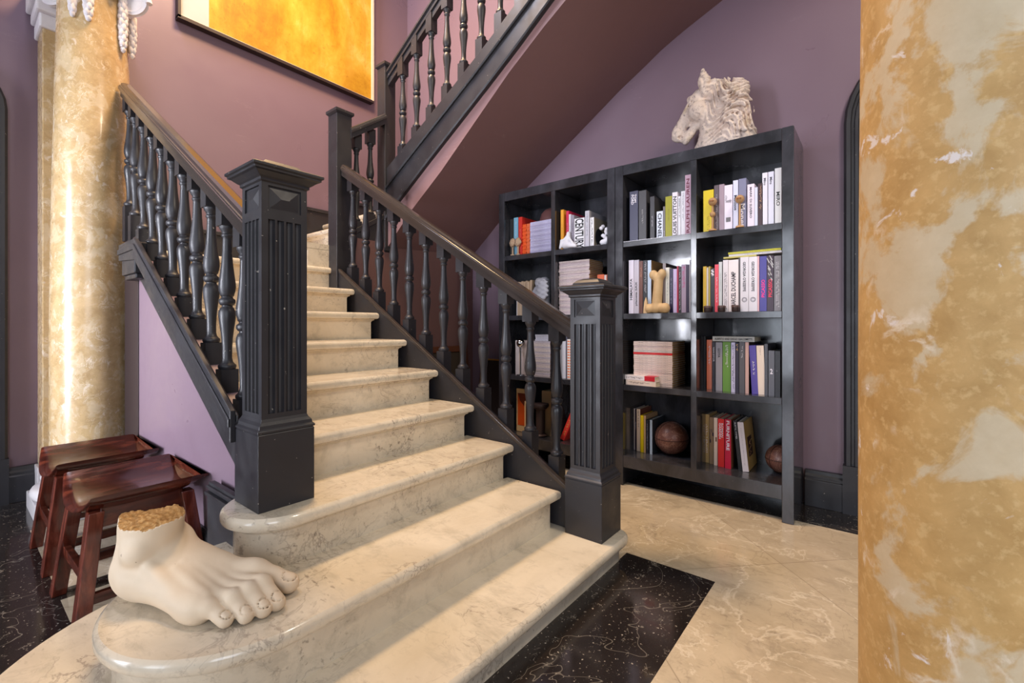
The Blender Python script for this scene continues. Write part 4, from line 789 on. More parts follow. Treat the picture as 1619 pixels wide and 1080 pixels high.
# ------------------------------------------------------------------ giant foot
def foot(P):
    X, Y, Z = P
    d = cone(P, (.012, -.005, .09), (.03, .0, .32), .07, .074, (1.2, .95, 1))
    d = smin(d, ell(P, (-.005, -.008, .052), (.078, .06, .062)), .04)
    d = smin(d, ell(P, (.042, -.056, .137), (.04, .03, .034)), .02)
    d = smin(d, ell(P, (.055, .06, .14), (.03, .02, .032)), .02)
    d = smin(d, cone(P, (.06, .025, .095), (.285, .072, .042), .062, .034), .028)
    d = smin(d, cone(P, (.06, .0, .088), (.28, .01, .036), .058, .031), .028)
    d = smin(d, cone(P, (.04, -.03, .06), (.255, -.05, .034), .052, .034), .035)
    d = smin(d, ell(P, (.245, -.066, .03), (.05, .026, .032)), .03)
    d = smin(d, ell(P, (.29, .09, .042), (.05, .035, .044)), .03)
    for y0, y1 in ((.05, .075), (.03, .034), (.012, .004), (-.006, -.026), (-.02, -.048)):      # tendons
        d = smin(d, cone(P, (.15, y0*.6+y1*.4, .094), (.275, y1, .068 if y1 > .05 else .060), .010, .008), .014)
    d = smin(d, cone(P, (-.075, -.012, .06), (-.062, -.004, .24), .018, .02), .02)
    d = d+.006*np.exp(-((X-.05)/.035)**2-((Y+.075)/.03)**2-((Z-.10)/.016)**2)+.008*np.exp(-((X+.025)/.02)**2-((Y+.06)/.03)**2-((Z-.16)/.05)**2)
    d = smin(d, cone(P, (.09, -.055, .105), (.2, -.058, .055), .012, .012), .016)
    toes = [((.28, .082, .043), (.335, .098, .037), (.388, .104, .027), .036, .029, .0265),
            ((.27, .036, .045), (.36, .038, .056), (.416, .031, .02), .026, .023, .021),
            ((.262, .006, .043), (.35, .006, .054), (.406, -.003, .02), .0245, .0225, .02),
            ((.25, -.022, .04), (.333, -.024, .049), (.382, -.034, .019), .0235, .0215, .019),
            ((.225, -.048, .034), (.295, -.058, .039), (.347, -.060, .018), .0225, .02, .018)]
    tt = None
    for a, b, c, r0, r1, r2 in toes:
        q = smin(cone(P, a, b, r0, r1), cone(P, b, c, r1*.93, r2), .012)
        q = smin(q, ell(P, b, (r1*1.12, r1*.95, r1*.9)), .008)
        nx, ny, nz = c[0]+.002, c[1], c[2]+r2*.62
        groove = np.abs(ell(P, (nx, ny, nz+.003), (r2*.72, r2*.66, r2*.62)))-.0012
        q = np.maximum(q, -groove)
        tt = q if tt is None else smin(tt, q, .003)
    d = smin(d, tt, .011)
    for V in (((.1, .03, .128), (.15, -.01, .105), (.2, .02, .085)), ((.13, -.045, .08), (.18, -.03, .077), (.235, -.035, .058)), ((.06, -.04, .14), (.1, -.045, .1), (.16, -.06, .07))):
        for p, q in zip(V, V[1:]): d = smin(d, cone(P, p, q, .006, .005), .01)
    d = np.maximum(d, .0-Z)
    rim = .21+.16*Y+.05*X+.004*np.sin(40*Y+9)+.004*np.sin(55*X)
    rough = .0014*np.sin(150*X+40*Y+2*np.sin(90*Y))*np.sin(110*Y-60*X)+.0016*np.sin(160*X+420*Y+3*np.sin(70*X+20*Y))+.0008*np.sin(530*X-220*Y)
    d = np.maximum(d, Z-rim-rough)
    return d+.0008*np.sin(70*X)*np.sin(60*Y)*np.sin(80*Z)
me = sdf_mesh('foot_sculpture', foot, (-.12, -.125, -.01), (.45, .155, .27), .0034)
o = obj('foot_sculpture', me, [M['plaster'], M['rough_plaster']], None, (.362, 1.60, .277))
o.rotation_euler = (0, 0, math.atan2(-.923, .385))
for p in me.polygons:
    c = p.center
    if p.normal.z > .45 and c.z > .185 and c.x < .13: p.material_index = 1
tag(o, 'oversized cream plaster foot cut off above the ankle, on the second step', 'sculpture')

# ------------------------------------------------------------------ bookcases
XB = 2.726
SH = [.192, .645, 1.0975, 1.557]
def bookcase(y0, y1, ym, label):
    t = thing('bookcase', label, 'bookcase', (XB, (y0+y1)/2, 0), 0, 'two tall black bookcases'); L = t.location
    D = 3.10; e = .0545
    for a, b in ((y0, y0+e), (y1-e, y1)):
        obj('side_panel', rel(MB().box(XB, D, a, b, 0, 2.046), L), M['shelf'], t, bevel=.003)
    obj('top_panel', rel(MB().box(XB+.0005, D, y0+e, y1-e, 1.98, 2.0455), L), M['shelf'], t, bevel=.003)
    obj('divider', rel(MB().box(XB+.002, D-.02, ym-.0165, ym+.0165, .12, 1.98), L), M['shelf'], t, bevel=.002)
    for k, z in enumerate(SH):
        th = .075 if k == 0 else .036
        obj('shelf', rel(MB().box(XB+.003, D-.01, y0+e, y1-e, z-th, z), L), M['shelf'], t, bevel=.002)
    obj('back_panel', rel(MB().box(D-.012, D, y0+e, y1-e, .12, 1.98), L), M['shelf'], t)
    obj('foot_rail', rel(MB().box(D-.06, D-.03, y0+e, y1-e, 0, .117), L), M['shelf'], t)
bookcase(.339, 1.331, .8375, 'right black bookcase, standing below the horse head')
bookcase(1.333, 2.315, 1.8115, 'left black bookcase, half hidden behind the stair balusters')

# ------------------------------------------------------------------ books
def bars(rgb, length, height, mtx, rows=1):
    mb = MB(); rnd = random.Random(int(length*1e5)+rgb[0]); x = -length/2
    while x < length/2-.002:
        w = rnd.uniform(.25, .7)*min(height/rows, .012)
        for r in range(rows):
            y0 = -height/2+height*(r+.12)/rows; y1 = -height/2+height*(r+.88)/rows
            k = rnd.random()
            if k < .1: continue
            if k < .55: mb.add([(x, y0, 0), (x+w*.4, y0, 0), (x+w*.4, y1, 0), (x, y1, 0)], [(0, 1, 2, 3)])
            ym = y0 if k < .4 else (y1-(y1-y0)*.25 if k < .75 else (y0+y1)/2)
            mb.add([(x, ym, 0), (x+w, ym, 0), (x+w, ym+(y1-y0)*.25, 0), (x, ym+(y1-y0)*.25, 0)], [(0, 1, 2, 3)])
        x += w*1.35
    mb.v = [tuple((Matrix(mtx) @ Vector((a, b, c, 1)))[:3]) for a, b, c in mb.v]
    return mb.mesh('lettering')
def put_text(parent, tx, w, h, x=-.0006):
    s, rgb, a0, a1, di, wf = tx
    zc = h*(1-(a0+a1)/2); ln = max(.008, h*(a1-a0)*.97); ht = max(.003, w*wf)
    # columns: text right, text up
    if di == 'd': R_, U_ = (0, 0, -1), (0, -1, 0)
    elif di == 'u': R_, U_ = (0, 0, 1), (0, 1, 0)
    else:
        R_, U_ = (0, -1, 0), (0, 0, 1); ln, ht = ht, ln
    m = Matrix(((R_[0], U_[0], -1, x), (R_[1], U_[1], 0, 0), (R_[2], U_[2], 0, zc), (0, 0, 0, 1)))
    if s.strip('|') == '':
        me = bars(rgb, ln, ht, m, max(1, len(s)))
    else:
        me = text_mesh(s, ln, ht, m)
    obj('lettering', me, plain(rgb, .5), parent)
def book(X, yh, yl, z, h, d, rgb, label, group, tx=None, op={}, tilt=0):
    w = yh-yl; t_ = min(.0035, w*.18)
    b = MB(); b.box(0, t_, -w/2, w/2, 0, h); b.box(t_, d, w/2-t_, w/2, 0, h)
    mats = [plain(rgb, .38)]
    cov = op.get('cov')
    b.box(t_, d, -w/2, -w/2+t_, 0, h, 1 if cov else 0)
    if cov: mats.append(plain(cov, .4))
    o = obj('book', b, mats, None, (X, (yh+yl)/2, z))
    o.rotation_euler = (math.radians(tilt), 0, 0)
    if tilt: o.location.z = z+abs(math.sin(math.radians(tilt)))*w/2
    tag(o, label, 'book', group)
    obj('page_block', MB().box(t_, d-.004, -w/2+t_, w/2-t_, .003, h-.004), M['paper'], o)
    if tx: put_text(o, tx, w, h)
    if op.get('sq'): obj('spine_square', MB().box(-.0008, 0, -w*.28, w*.3, h*.18, h*.28), plain((120, 118, 122)), o)
    if op.get('em'):
        e = MB()
        for rr in (.32, .2):
            e.loft([[(-.0008, rr*k*w*math.cos(2*PI*j/20), h*.22+rr*k*w*math.sin(2*PI*j/20)) for j in range(20)] for k in (1, .82)], cap=False)
        obj('emblem', e, plain((90, 86, 96)), o)
    if op.get('zig'):
        e = MB(); rnd = random.Random(3)
        for i in range(9):
            y = rnd.uniform(-.4, .3)*w; zz = h*(.55+.045*i); e.add([(-.0008, y, zz), (-.0008, y-.12*w, zz+.004), (-.0008, y+.3*w, zz+.03), (-.0008, y+.36*w, zz+.026)], [(0, 1, 2, 3)])
        obj('spine_pattern', e, plain((206, 204, 204)), o)
    if op.get('pic'):
        obj('cover_picture', MB().box(.05, .15, -w/2-.0008, -w/2, h*.26, h*.66), plain((66, 38, 34)), o)
        e = MB(); rnd = random.Random(5); P = [(.07+.03*math.sin(i*1.7)+.006*i, -w/2-.0012, h*(.3+.035*i)) for i in range(9)]; e.tube(P, .002, 5)
        obj('cover_motif', e, plain((180, 140, 96)), o)
    if op.get('blob'):
        e = MB(); e.loft([[(.02+.055*(1+math.cos(a)), -w/2-.0008-k, h*.36+h*.3*math.sin(a)) for a in [2*PI*j/24 for j in range(24)]] for k in (0, .0004)])
        obj('cover_picture', e, plain((54, 58, 66)), o)
    return o
for ph, X, yh, yl, z, h, rgb, desc, tx, op in BOOKS:
    d = min(.25, 3.075-X)
    tl_ = op.get('tilt', 0); dy = h*math.sin(math.radians(tl_))
    book(X, yh-dy, yl-dy, z, h, d if X < 2.9 else 3.07-X, rgb, desc+', '+ph, 'books, '+ph, tx, op, -tl_)
def flat_book(X, yh, yl, z, h, d, rgb, label, tx=None, group=None, rz=0):
    b = MB(); w = yh-yl; t_ = min(.003, h*.2)
    b.box(0, d, -w/2, w/2, 0, t_); b.box(0, d, -w/2, w/2, h-t_, h); b.box(0, t_, -w/2, w/2, t_, h-t_)
    o = obj('book', b, plain(rgb, .4), None, (X, (yh+yl)/2, z)); o.rotation_euler = (0, 0, rz)
    tag(o, label, 'book', group)
    obj('page_block', MB().box(t_, d-.004, -w/2+.004, w/2-.004, t_, h-t_), M['paper'], o)
    if tx:
        s, c, a0, a1, hf = tx
        m = Matrix(((0, 0, -1, -.0006), (-1, 0, 0, w/2-w*(a0+a1)/2), (0, 1, 0, h/2), (0, 0, 0, 1)))
        me = bars(c, w*(a1-a0), h*hf, m) if s == '|' else text_mesh(s, w*(a1-a0), h*hf, m)
        obj('lettering', me, plain(c, .5), o)
    return o
def row_top(y0, y1, X0=0):
    return max([z+h for ph, X, yh, yl, z, h, *r in BOOKS if yl < y1 and yh > y0 and abs(z-X0) < .01])
zt2 = row_top(.41, .66, 1.0975)
flat_book(2.78, .689, .52, zt2+.0005, .009, .2, (196, 184, 96), 'thin olive book lying lowest across the second shelf volumes')
flat_book(2.785, .662, .402, zt2+.010, .012, .22, (234, 228, 230), 'thin white book lying flat across the upright white volumes', ('|', (150, 145, 150), .3, .8, .4))
flat_book(2.78, .664, .404, zt2+.0225, .011, .22, (214, 206, 40), 'thin lime yellow book lying on top of the white flat one', ('|', (120, 116, 20), .3, .9, .4))
zt3 = row_top(.54, .75, .645)
flat_book(2.815, .757, .537, zt3+.0005, .028, .2, (196, 194, 188), 'pale grey book lying flat across the third shelf row', ('ALBERTO AND DIEGO GIACOMETTI', (50, 46, 48), .05, .95, .42))

# ---- piles of magazines
def pile(name, X, yh, yl, z, ztop, n, d, cols, label, group, jit=.004, mat2=None):
    rnd = random.Random(len(label)); th = (ztop-z)/n; first = {}
    for i in range(n):
        c = cols[i % len(cols)] if not isinstance(cols, dict) else cols.get(i, cols[-1])
        if c not in first:
            b = MB(); w = yh-yl; q = th*.93
            b.box(0, .004, -w/2, w/2, 0, q); b.box(.004, d, -w/2, w/2, 0, q*.12); b.box(.004, d, -w/2, w/2, q*.88, q)
            o = obj(name, b, plain(c, .45)); pg = obj('pages', MB().box(.004, d-.003, -w/2+.001, w/2-.001, q*.12, q*.88), M['old_paper'] if mat2 is None else mat2, o)
            me = bars(tuple(int(v*.5) for v in c), w*.8, q*.45, Matrix(((0, 0, -1, -.0006), (-1, 0, 0, 0), (0, 1, 0, q/2), (0, 0, 0, 1))))
            obj('lettering', me, plain(tuple(int(v*.55) for v in c), .5), o)
            first[c] = o
        else:
            s = first[c]; o = s.copy(); C.objects.link(o)
            for ch in s.children:
                k = ch.copy(); C.objects.link(k); k.parent = o
        o.location = (X+rnd.uniform(-jit, jit), (yh+yl)/2+rnd.uniform(-jit, jit), z+th*i); o.rotation_euler = (0, 0, rnd.uniform(-.008, .008))
        if isinstance(label, dict): tag(o, label.get(i, label[-1]), 'magazine', group)
        else: tag(o, label, 'magazine', group)
pile('magazine', 2.785, 1.229, .981, .6455, .922, 20, .24, {-1: (224, 204, 196), 14: (214, 40, 44), 15: (206, 196, 192), 13: (232, 212, 200), 17: (212, 190, 186)},
     {-1: 'pale magazine in the pile on third shelf, left bay of right bookcase', 14: 'red-spined magazine in the pale pile on the third shelf'}, 'magazines, third shelf of the right bookcase', .0015)
flat_book(2.742, 1.27, 1.061, .6455, .031, .14, (226, 206, 190), 'lower paperback lying in front of the magazine pile', ('|', (90, 70, 60), .1, .8, .4), rz=-.12)
pb = flat_book(2.742, 1.277, 1.068, .6772, .029, .14, (232, 222, 222), 'upper paperback with a red end, in front of the magazine pile', ('|', (60, 50, 56), .05, .6, .45), rz=-.12)
obj('red_end', MB().box(-.0008, .0, -.1045, -.035, .0005, .0285), plain((190, 20, 40)), pb)
obj('red_end', MB().box(-.0009, .139, -.1045, -.035, .029, .0294), plain((190, 20, 40)), pb)
pile('magazine', 2.785, 2.055, 1.86, 1.5575, 1.80, 19, .22, [(196, 190, 222), (184, 176, 210), (204, 198, 226)], 'lilac-white magazine in the pile on top shelf of left bookcase', 'lilac magazines on the top shelf', .002)
pile('magazine', 2.775, 1.79, 1.545, 1.098, 1.478, 30, .2, [(212, 196, 196), (204, 184, 188), (222, 204, 200)], 'pale pinkish magazine in the tall pile behind the newel post', 'tall pile of pale magazines', .003)
pile('magazine', 2.785, 2.03, 1.872, .6455, .907, 20, .22, [(206, 190, 186), (190, 178, 184), (216, 200, 190)], 'pale magazine in the pile on third shelf of left bookcase', 'pale magazines, third shelf of the left bookcase', .002)
pile('magazine', 2.80, 2.02, 1.90, .9075, .955, 4, .16, [(210, 206, 214)], 'small white magazine on top of the third shelf pile', 'small white magazines', .005)
for i, (y0, y1) in enumerate(((2.135, 2.099), (2.096, 2.064))):
    b = MB(); n = 26
    for k in range(n): b.box(0.003*math.sin(k*2.1), .19, -(y0-y1)/2+.002*math.sin(k*1.3), (y0-y1)/2+.002*math.cos(k*1.7), .0092*k, .0092*k+.0088)
    o = obj('orange_binder', b, plain((236, 92, 30) if i == 0 else (232, 110, 60), .45), None, (2.795, (y0+y1)/2, 1.5575))
    tag(o, ('darker' if i == 0 else 'lighter')+' orange ridged binder beside the lilac magazines', 'binder', 'orange ridged binders')
# left bookcase, behind the balusters
LB = 'left bookcase'
for i, (yh, yl, h, rgb, lab, sh, X) in enumerate((
    (1.497, 1.447, .27, (232, 110, 66), 'orange book, second shelf of left bookcase, beside tall magazine pile', 1.0975, 2.80), (1.445, 1.43, .265, (240, 220, 214), 'thin white book between orange books, second shelf of left bookcase', 1.0975, 2.80), (1.428, 1.40, .268, (250, 120, 50), 'bright orange book at right end of second shelf, left bookcase', 1.0975, 2.80),
    (2.197, 2.178, .14, (226, 224, 232), 'left one of two small white books below the handrail', 1.0975, 2.80), (2.176, 2.154, .135, (216, 212, 226), 'right one of two small white books below the handrail', 1.0975, 2.80),
    (2.20, 2.165, .262, (226, 212, 208), 'white box file at left on the third shelf, left bookcase', .645, 2.79), (2.163, 2.09, .262, (214, 196, 190), 'broad pale box file behind the chrome ball', .645, 2.80),
    (1.80, 1.777, .262, (196, 196, 206), 'pale grey binder beside the third shelf magazines', .645, 2.79), (1.775, 1.744, .268, (226, 226, 236), 'white binder left of the chequered book', .645, 2.79), (1.742, 1.73, .31, (96, 94, 108), 'thin dark grey binder, third shelf of left bookcase', .645, 2.79))):
    book(X, yh, yl, sh, h, .2, rgb, lab, 'books, left bookcase', None)
ck = book(2.785, 1.728, 1.694, .645, .28, .2, (240, 232, 226), 'white book with orange chequered spine behind the newel post', 'books, left bookcase')
e = MB()
for i in range(14):
    for j in range(2): e.box(-.0008, 0, -.016+.017*j, -.003+.017*j, .006+.0195*i, .016+.0195*i)
obj('spine_pattern', e, plain((236, 130, 70)), ck)
k = thing('framed_picture', 'small orange picture in a pale frame on the lowest shelf', 'picture', (2.84, 2.17, .1925))
obj('frame', MB().box(0, .015, -.06, .06, 0, .335), plain((226, 186, 130), .45), k, bevel=.002)
obj('picture', MB().box(-.002, .0, -.045, .045, .05, .30), plain((214, 82, 20), .5), k)
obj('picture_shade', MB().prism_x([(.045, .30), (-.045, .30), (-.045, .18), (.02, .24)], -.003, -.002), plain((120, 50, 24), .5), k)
k = thing('framed_picture', 'narrow pale frame standing in front of the orange picture', 'picture', (2.80, 2.085, .1925))
obj('frame', MB().box(0, .012, -.025, .035, 0, .25), plain((228, 190, 138), .45), k, bevel=.002)
obj('picture', MB().box(-.002, 0, -.018, .022, .02, .235), plain((70, 42, 30), .5), k)
book(2.86, 2.0, 1.91, .192, .335, .15, (196, 160, 118), 'tan box on the lowest shelf of the left bookcase', 'books, left bookcase')
k = thing('dark_lantern', 'small dark lantern with a flat top on the lowest shelf', 'lantern', (2.815, 1.98, .1925))
obj('body', MB().lathe([(0, .045), (.01, .05), (.02, .035), (.20, .035), (.21, .05), (.22, .05)], seg=16), M['jar'], k, angle=40)
obj('top', MB().lathe([(.22, .06), (.235, .064), (.245, .06), (.25, .02)], seg=16), M['dark_trim'], k, angle=40)
rb = book(2.80, 1.735, 1.70, .1925, .235, .16, (222, 60, 56), 'red book leaning at the right end of the lowest shelf', 'books, left bookcase', ['|', (236, 200, 120), .3, .9, 'd', .5], {})
rb.rotation_euler = (math.radians(24), 0, 0); rb.location.z = .1925+.0075; rb.location.y = 1.782
k = thing('chrome_ball', 'shiny chrome ball ornament in front of the pale box file', 'ornament', (2.765, 2.13, .645))
obj('ball', MB().sphere((0, 0, .242), .033, 24), M['chrome'], k, smooth=True)
obj('stem', MB().lathe([(0, .03), (.006, .03), (.012, .006), (.21, .005)], seg=16), M['chrome'], k, angle=40)

# ---- ornaments on the shelves
def sculpt(name, f, lo, hi, h, mat, loc, label, cat, rz=0, group=None):
    o = obj(name, sdf_mesh(name, f, lo, hi, h), mat, None, loc); o.rotation_euler = (0, 0, rz)
    return tag(o, label, cat, group)
def bone(P):
    d = cone(P, (0, .008, .05), (0, -.004, .21), .03, .027)
    d = smin(d, ell(P, (0, .028, .235), (.024, .026, .03)), .016)
    d = smin(d, ell(P, (-.004, -.026, .238), (.026, .024, .03)), .016)
    for y, r in ((.052, .026), (.01, .032), (-.035, .03), (-.052, .022)): d = smin(d, ell(P, (-.006, y, .028), (.03, r, .03)), .012)
    return np.maximum(d, -P[2])
sculpt('bone_sculpture', bone, (-.05, -.1, -.01), (.05, .1, .28), .003, M['bone'], (2.752, 1.057, 1.0985), 'pale knuckle bone standing upright before the second shelf books', 'bone')
o = obj('tan_obelisk', MB().loft([[(x*q, y*q, z) for x, y in ((-1, -1), (1, -1), (1, 1), (-1, 1))] for q, z in ((.013, 0), (.011, .03), (.008, .07), (.001, .1))]), M['bone'], None, (2.75, 1.133, 1.098))
tag(o, 'small tan pointed obelisk left of the bone', 'ornament')
jar0 = None
for i, y in enumerate((.767, .692, .62)):
    t = thing('small_jar', ('left', 'middle', 'right')[i]+' one of three little dark jars before the second shelf books', 'jar', (2.752, y, 1.098), 0, 'three little dark jars')
    if jar0 is None:
        b0 = obj('jar_body', MB().lathe([(0, .017), (.004, .02), (.022, .02), (.024, .018)], seg=20), M['jar'], t, angle=40)
        l0 = obj('lid', MB().lathe([(.024, .021), (.034, .021), (.036, .018)], seg=20), plain((96, 76, 72), .4), t, angle=40); jar0 = (b0, l0)
    else:
        for q in jar0:
            c_ = q.copy(); C.objects.link(c_); c_.parent = t
for y, zz, z2, lab in ((.735, .165, .093, 'left one of two little wooden ball figures on the top shelf'), (.594, .155, .0, 'right one of two little wooden ball figures on the top shelf')):
    t = thing('wooden_figure', lab, 'ornament', (2.735, y, 1.5575), 0, 'two wooden ball figures')
    obj('head', MB().sphere((0, 0, zz), .023, 20), M['tan_wood'], t, smooth=True)
    obj('face', MB().lathe([(-.004, .012), (.004, .012)], seg=16, z0=zz), plain((150, 100, 60)), t, (-.018, 0, 0))
    obj('stem', MB().lathe([(.008, .006), (zz, .005)], seg=12), M['tan_wood'], t, angle=40)
    if z2: obj('hand', MB().sphere((0, 0, z2), .016, 16), M['tan_wood'], t, smooth=True)
    obj('foot', MB().lathe([(0, .022), (.008, .02), (.014, .006)], seg=16), M['tan_wood'], t, angle=40)
def leather_ball(loc, r, label):
    t = thing('leather_ball', label, 'ball', loc, 0, 'two brown leather balls')
    obj('panels', MB().sphere((0, 0, r), (r, r, r*.985), 40), M['leather'], t, smooth=True)
    s = MB(); s.tube([(r*1.003*math.cos(a)*.8, r*1.003*math.cos(a)*-.6, r+r*1.003*math.sin(a)) for a in [2*PI*i/48 for i in range(49)]], .0022, 6)
    s.tube([(r*1.003*math.cos(a), r*1.003*math.sin(a), r) for a in [2*PI*i/48 for i in range(49)]], .0022, 6)
    obj('seam', s, plain((70, 40, 34), .5), t, smooth=True)
leather_ball((2.95, 1.045, .1925), .105, 'larger brown leather ball beside the yellow book')
leather_ball((2.965, .432, .1925), .078, 'smaller brown leather ball partly behind the bookcase end')
t = thing('wooden_hat_block', 'brown domed hat block behind the lilac magazines', 'ornament', (2.975, 1.985, 1.5575))
obj('dome', MB().lathe([(.02, .085), (.2, .095), (.28, .096), (.33, .082), (.36, .055), (.375, .02)], seg=28), plain((112, 74, 72), .45), t, smooth=True)
obj('base', MB().lathe([(0, .085), (.02, .085)], seg=28), plain((80, 50, 48), .5), t, angle=40)
def mask(P):
    d = ell(P, (0, 0, .105), (.02, .026, .036)); d = smin(d, ell(P, (-.02, 0, .103), (.007, .005, .014)), .005)
    d = smin(d, ell(P, (-.012, 0, .085), (.012, .018, .012)), .006)
    for y in (-.011, .011): d = np.maximum(d, -ell(P, (-.021, y, .112), (.006, .007, .004)))
    d = np.maximum(d, -ell(P, (-.021, 0, .086), (.005, .009, .003)))
    for y in (-.027, .027): d = smin(d, ell(P, (.0, y, .103), (.007, .005, .012)), .003)
    d = smin(d, cone(P, (0, 0, .012), (0, 0, .075), .007, .008), .006)
    return np.minimum(d, np.maximum(np.sqrt(P[0]**2+P[1]**2)-.018, np.abs(P[2]-.007)-.007))
for i, y in enumerate((2.215, 2.163)):
    sculpt('carved_bust', mask, (-.04, -.045, -.004), (.04, .045, .15), .0024, plain((178, 150, 124), .55), (2.775, y, 1.5575), ('left', 'right')[i]+' one of two small carved heads on stands', 'figurine', 0, 'two small carved heads')
def crouch(P):                                     # white seated figure with raised knee
    d = ell(P, (0, .0, .028), (.035, .06, .024))
    d = smin(d, cone(P, (0, .02, .03), (-.004, .006, .082), .026, .02), .012)
    d = smin(d, ell(P, (-.006, .0, .106), (.014, .013, .017)), .008)
    d = smin(d, cone(P, (-.01, .03, .03), (-.02, .045, .06), .014, .011), .006); d = smin(d, cone(P, (-.02, .045, .06), (-.02, .058, .012), .011, .009), .006)
    d = smin(d, cone(P, (-.01, -.01, .075), (-.022, -.04, .04), .009, .008), .006); d = smin(d, cone(P, (-.022, -.04, .04), (-.018, -.06, .012), .009, .01), .006)
    d = smin(d, cone(P, (-.012, .014, .08), (-.024, .036, .062), .009, .007), .005)
    d = smin(d, cone(P, (-.02, -.02, .02), (-.022, -.066, .014), .014, .011), .006)
    return np.maximum(d, -P[2])
sculpt('seated_figurine', crouch, (-.06, -.09, -.01), (.06, .09, .14), .003, M['white_ceramic'], (2.76, 1.70, 1.5575), 'small white seated figurine before the top shelf books', 'figurine')
def coral(P):
    d = ell(P, (0, 0, .02), (.02, .03, .02)); rnd = random.Random(4)
    for i in range(9):
        p = (rnd.uniform(-.01, .01), rnd.uniform(-.03, .02), .03+.012*i); d = smin(d, ell(P, p, (.013, .014, .013)), .006)
    return np.maximum(d, -P[2])
sculpt('white_coral', coral, (-.05, -.06, -.01), (.05, .06, .17), .003, M['white_ceramic'], (2.765, 1.43, 1.5575), 'knobbly white coral piece at right end of the top shelf', 'ornament')
def elephant(P):                                   # head of an elephant, trunk towards +y
    d = ell(P, (0, -.01, .2), (.05, .055, .07)); d = smin(d, ell(P, (-.01, .02, .245), (.035, .03, .035)), .02); d = smin(d, ell(P, (.0, -.03, .25), (.035, .03, .032)), .02)
    pts = [(0, .04, .19), (-.004, .075, .15), (-.006, .09, .1), (-.006, .085, .05), (-.006, .07, .015)]
    for i in range(4): d = smin(d, cone(P, pts[i], pts[i+1], .03-.005*i, .025-.005*i), .012)
    d = smin(d, ell(P, (-.055, -.045, .185), (.012, .05, .078)), .006)
    d = np.maximum(d, -ell(P, (-.05, .03, .20), (.012, .007, .007)))
    d = smin(d, cone(P, (0, -.03, .02), (0, -.01, .15), .045, .05), .03)
    d = smin(d, cone(P, (-.035, .03, .14), (-.045, .085, .12), .009, .004), .004)
    return np.maximum(d+.002*np.sin(190*P[2])*np.sin(90*P[1]), -P[2])
sculpt('elephant_bookend', elephant, (-.08, -.1, -.01), (.08, .13, .31), .0045, M['grey_stone'], (2.80, 1.955, 1.0985), 'grey stone elephant head bookend on the second shelf, left bookcase', 'bookend')
rk = MB(); rnd = random.Random(2)
for i in range(7): rk.box(-.04+rnd.uniform(-.004, .004), .06, -.07+.02*i, -.052+.02*i, 0, .262+rnd.uniform(-.008, .006))
o = obj('carved_relief_block', rk, plain((176, 152, 128), .7), None, (2.83, 2.115, 1.0985)); tag(o, 'rough tan carved block to the left of the elephant head', 'ornament')

# ------------------------------------------------------------------ horse head
def cones(P, L, k, d=None):
    for a, b, r0, r1, g, sx in L:
        q = cone(P, a, b, r0, r1); d = q if d is None else smin(d, q, k)
    return d
def horse(P):
    X, Y, Z = P; Q = (X/.82, Y, Z)
    d = cones(Q, HC, .022); m = cones(Q, HM, .006); d = smin(d, m, .01); s = cones(Q, HS, .003); d = smin(d, s, .005)
    d = smin(d, cones(Q, HE, .006), .006); d = smin(d, cones(Q, HX, .006), .008)
    d = -smin(-d, cones(Q, HG, .004), .014)
    d = np.maximum(d, -(cone(Q, H_EARIN[0], H_EARIN[1], .016, .004)))
    d = np.maximum(d, -ell(Q, H_NOS, (.03, .017, .012))); d = np.maximum(d, -(np.abs(ell(Q, H_EYE, (.03, .022, .016)))-.0022))
    d = np.maximum(d, -cone(Q, H_MOUTH[0], H_MOUTH[1], .006, .003))
    n = .0016*np.sin(95*Y+40*Z+3*np.sin(60*Z))*np.sin(80*Z-50*X+2*np.sin(70*Y))+.0008*np.sin(210*Y+130*X)*np.sin(190*Z)
    mk = np.clip((.02-Y)/.06, 0, 1)*np.clip((Z-.03)/.05, 0, 1)
    n = n+mk*.009*np.sin(150*(Z-.35*Y)+9*np.sin(24*Y+14*Z)+60*X)
    return np.maximum((d+n)*.85, -Z)
sculpt('horse_head_sculpture', horse, (-.19, -.32, -.004), (.17, .3, .6), .0044, M['stone'], (2.90, .80, 2.0465), 'weathered white stone horse head on top of the right bookcase', 'sculpture')

# ------------------------------------------------------------------ framed things leaning under the stairs
t = thing('leaning_frame', 'brown wooden picture frame leaning against the wall under the stairs', 'picture frame', (2.75, 2.90, 0))
f = MB()
for b_ in ((-.26, .26, .79, .845), (-.26, .26, .02, .07), (-.26, -.2, .07, .79), (.2, .26, .07, .79)): f.box(b_[0], b_[1], -.02, .02, b_[2], b_[3])
obj('frame', f, M['frame_wood'], t, bevel=.006); obj('canvas', MB().box(-.2, .2, -.005, .015, .07, .79), plain((60, 50, 40), .6), t)
t.rotation_euler = (math.radians(-5), 0, 0); t.location.y = 2.875
t = thing('leaning_frame', 'thin gilt frame leaning with its edge towards the bookcase', 'picture frame', (3.0, 2.62, 0))
f = MB()
for b_ in ((-.2, .2, .715, .73), (-.2, .2, 0, .015), (-.2, -.185, .015, .715), (.185, .2, .015, .715)): f.box(-.012, .012, b_[0], b_[1], b_[2], b_[3])
obj('frame', f, M['gold'], t, bevel=.003); obj('canvas', MB().box(-.004, .008, -.185, .185, .015, .715), plain((38, 28, 26), .6), t)
t.rotation_euler = (0, math.radians(7), 0)

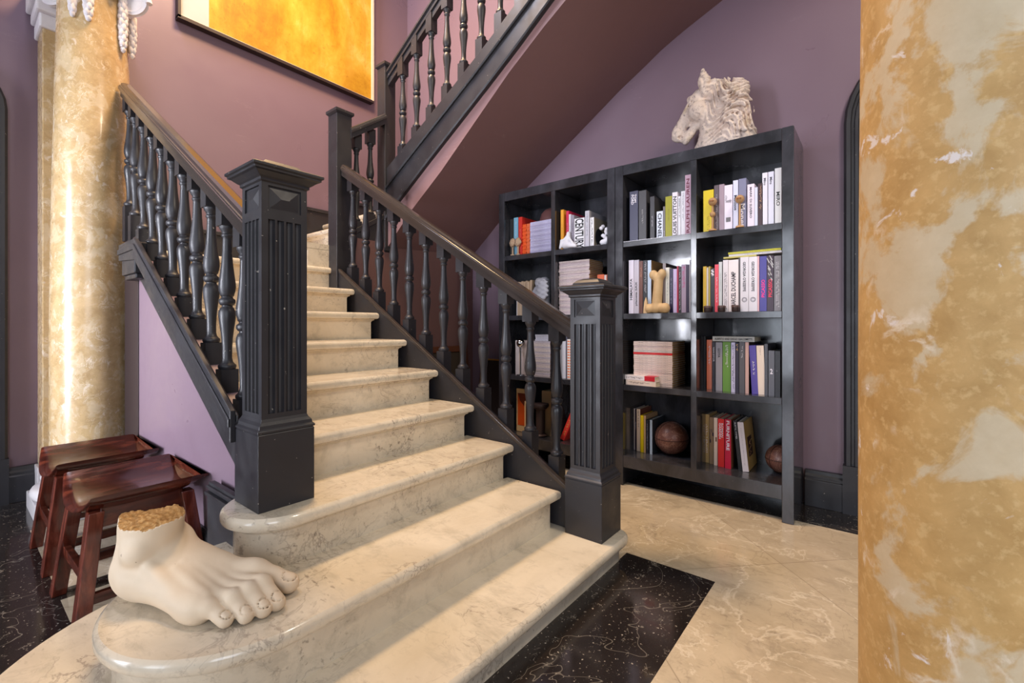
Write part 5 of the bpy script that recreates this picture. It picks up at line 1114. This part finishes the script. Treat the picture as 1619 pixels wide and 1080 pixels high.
# ------------------------------------------------------------------ light and camera
W_ = bpy.data.worlds.new('world'); bpy.context.scene.world = W_; W_.use_nodes = True
bg = W_.node_tree.nodes['Background']; bg.inputs[0].default_value = (.86, .91, 1.0, 1); bg.inputs[1].default_value = .23
def area(name, loc, target, sx, sy, power, col, spread=PI):
    l = bpy.data.lights.new(name, 'AREA'); l.shape = 'RECTANGLE'; l.size = sx; l.size_y = sy; l.energy = power; l.color = col; l.spread = spread
    o = bpy.data.objects.new(name, l); C.objects.link(o); o.location = loc
    o.rotation_euler = (Vector(target)-Vector(loc)).to_track_quat('-Z', 'Y').to_euler(); return o
area('window_light', (-2.6, 2.75, 1.3), (.6, 2.75, 1.2), .7, 2.4, 64, (.88, .9, 1.0), 1.15)
area('hall_window_light', (-2.6, 1.0, 1.35), (.6, 1.1, 1.2),   .9, 2.2, 10, (.80, .88, 1.0), 1.3)
area('landing_window_light', (.3, 3.0, 5.1), (3.1, 2.6, 3.5), .8, .8, 115, (.9, .87, 1.0))
area('garden_window_light', (-1.8, -2.2, 2.0), (1.5, 1.5, .9), 1.6, 2.4, 95, (.84, .89, 1.0))
area('stairwell_lamp', (1.35, 2.4, 4.9), (1.35, 2.5, 0), .7, .7, 215, (1.0, .66, .35))
area('hall_lamp', (1.7, -.9, 3.7), (1.4, 1.2, 0), .45, .45, 62, (1.0, .88, .72))
sl = bpy.data.lights.new('hall_downlight', 'SPOT'); sl.energy = 280; sl.color = (1.0, .84, .6); sl.spot_size = .62; sl.spot_blend = .8; sl.shadow_soft_size = .06
so = bpy.data.objects.new('hall_downlight', sl); C.objects.link(so); so.location = (2.3, -.2, 3.6); so.rotation_euler = (Vector((2.35, .0, 0))-so.location).to_track_quat('-Z', 'Y').to_euler()
cam = bpy.data.cameras.new('camera'); co = bpy.data.objects.new('camera', cam); C.objects.link(co)
YAW = .8955
co.location = (0, 0, 1.0203); co.rotation_euler = (PI/2, 0, -YAW)
cam.sensor_width = 36; cam.lens = 724.34/1619*36; cam.shift_y = -(540-515.05)/1619; cam.clip_start = .05
sc = bpy.context.scene; sc.camera = co
sc.view_settings.view_transform = 'Standard'; sc.view_settings.look = 'None'; sc.view_settings.gamma = 1; sc.view_settings.exposure = -.3
try: sc.view_settings.use_curve_mapping = False
except Exception: pass
sc.cycles.max_bounces = 6; sc.cycles.diffuse_bounces = 4; sc.cycles.glossy_bounces = 3; sc.cycles.caustics_reflective = False; sc.cycles.caustics_refractive = False
sc.cycles.sample_clamp_indirect = 6
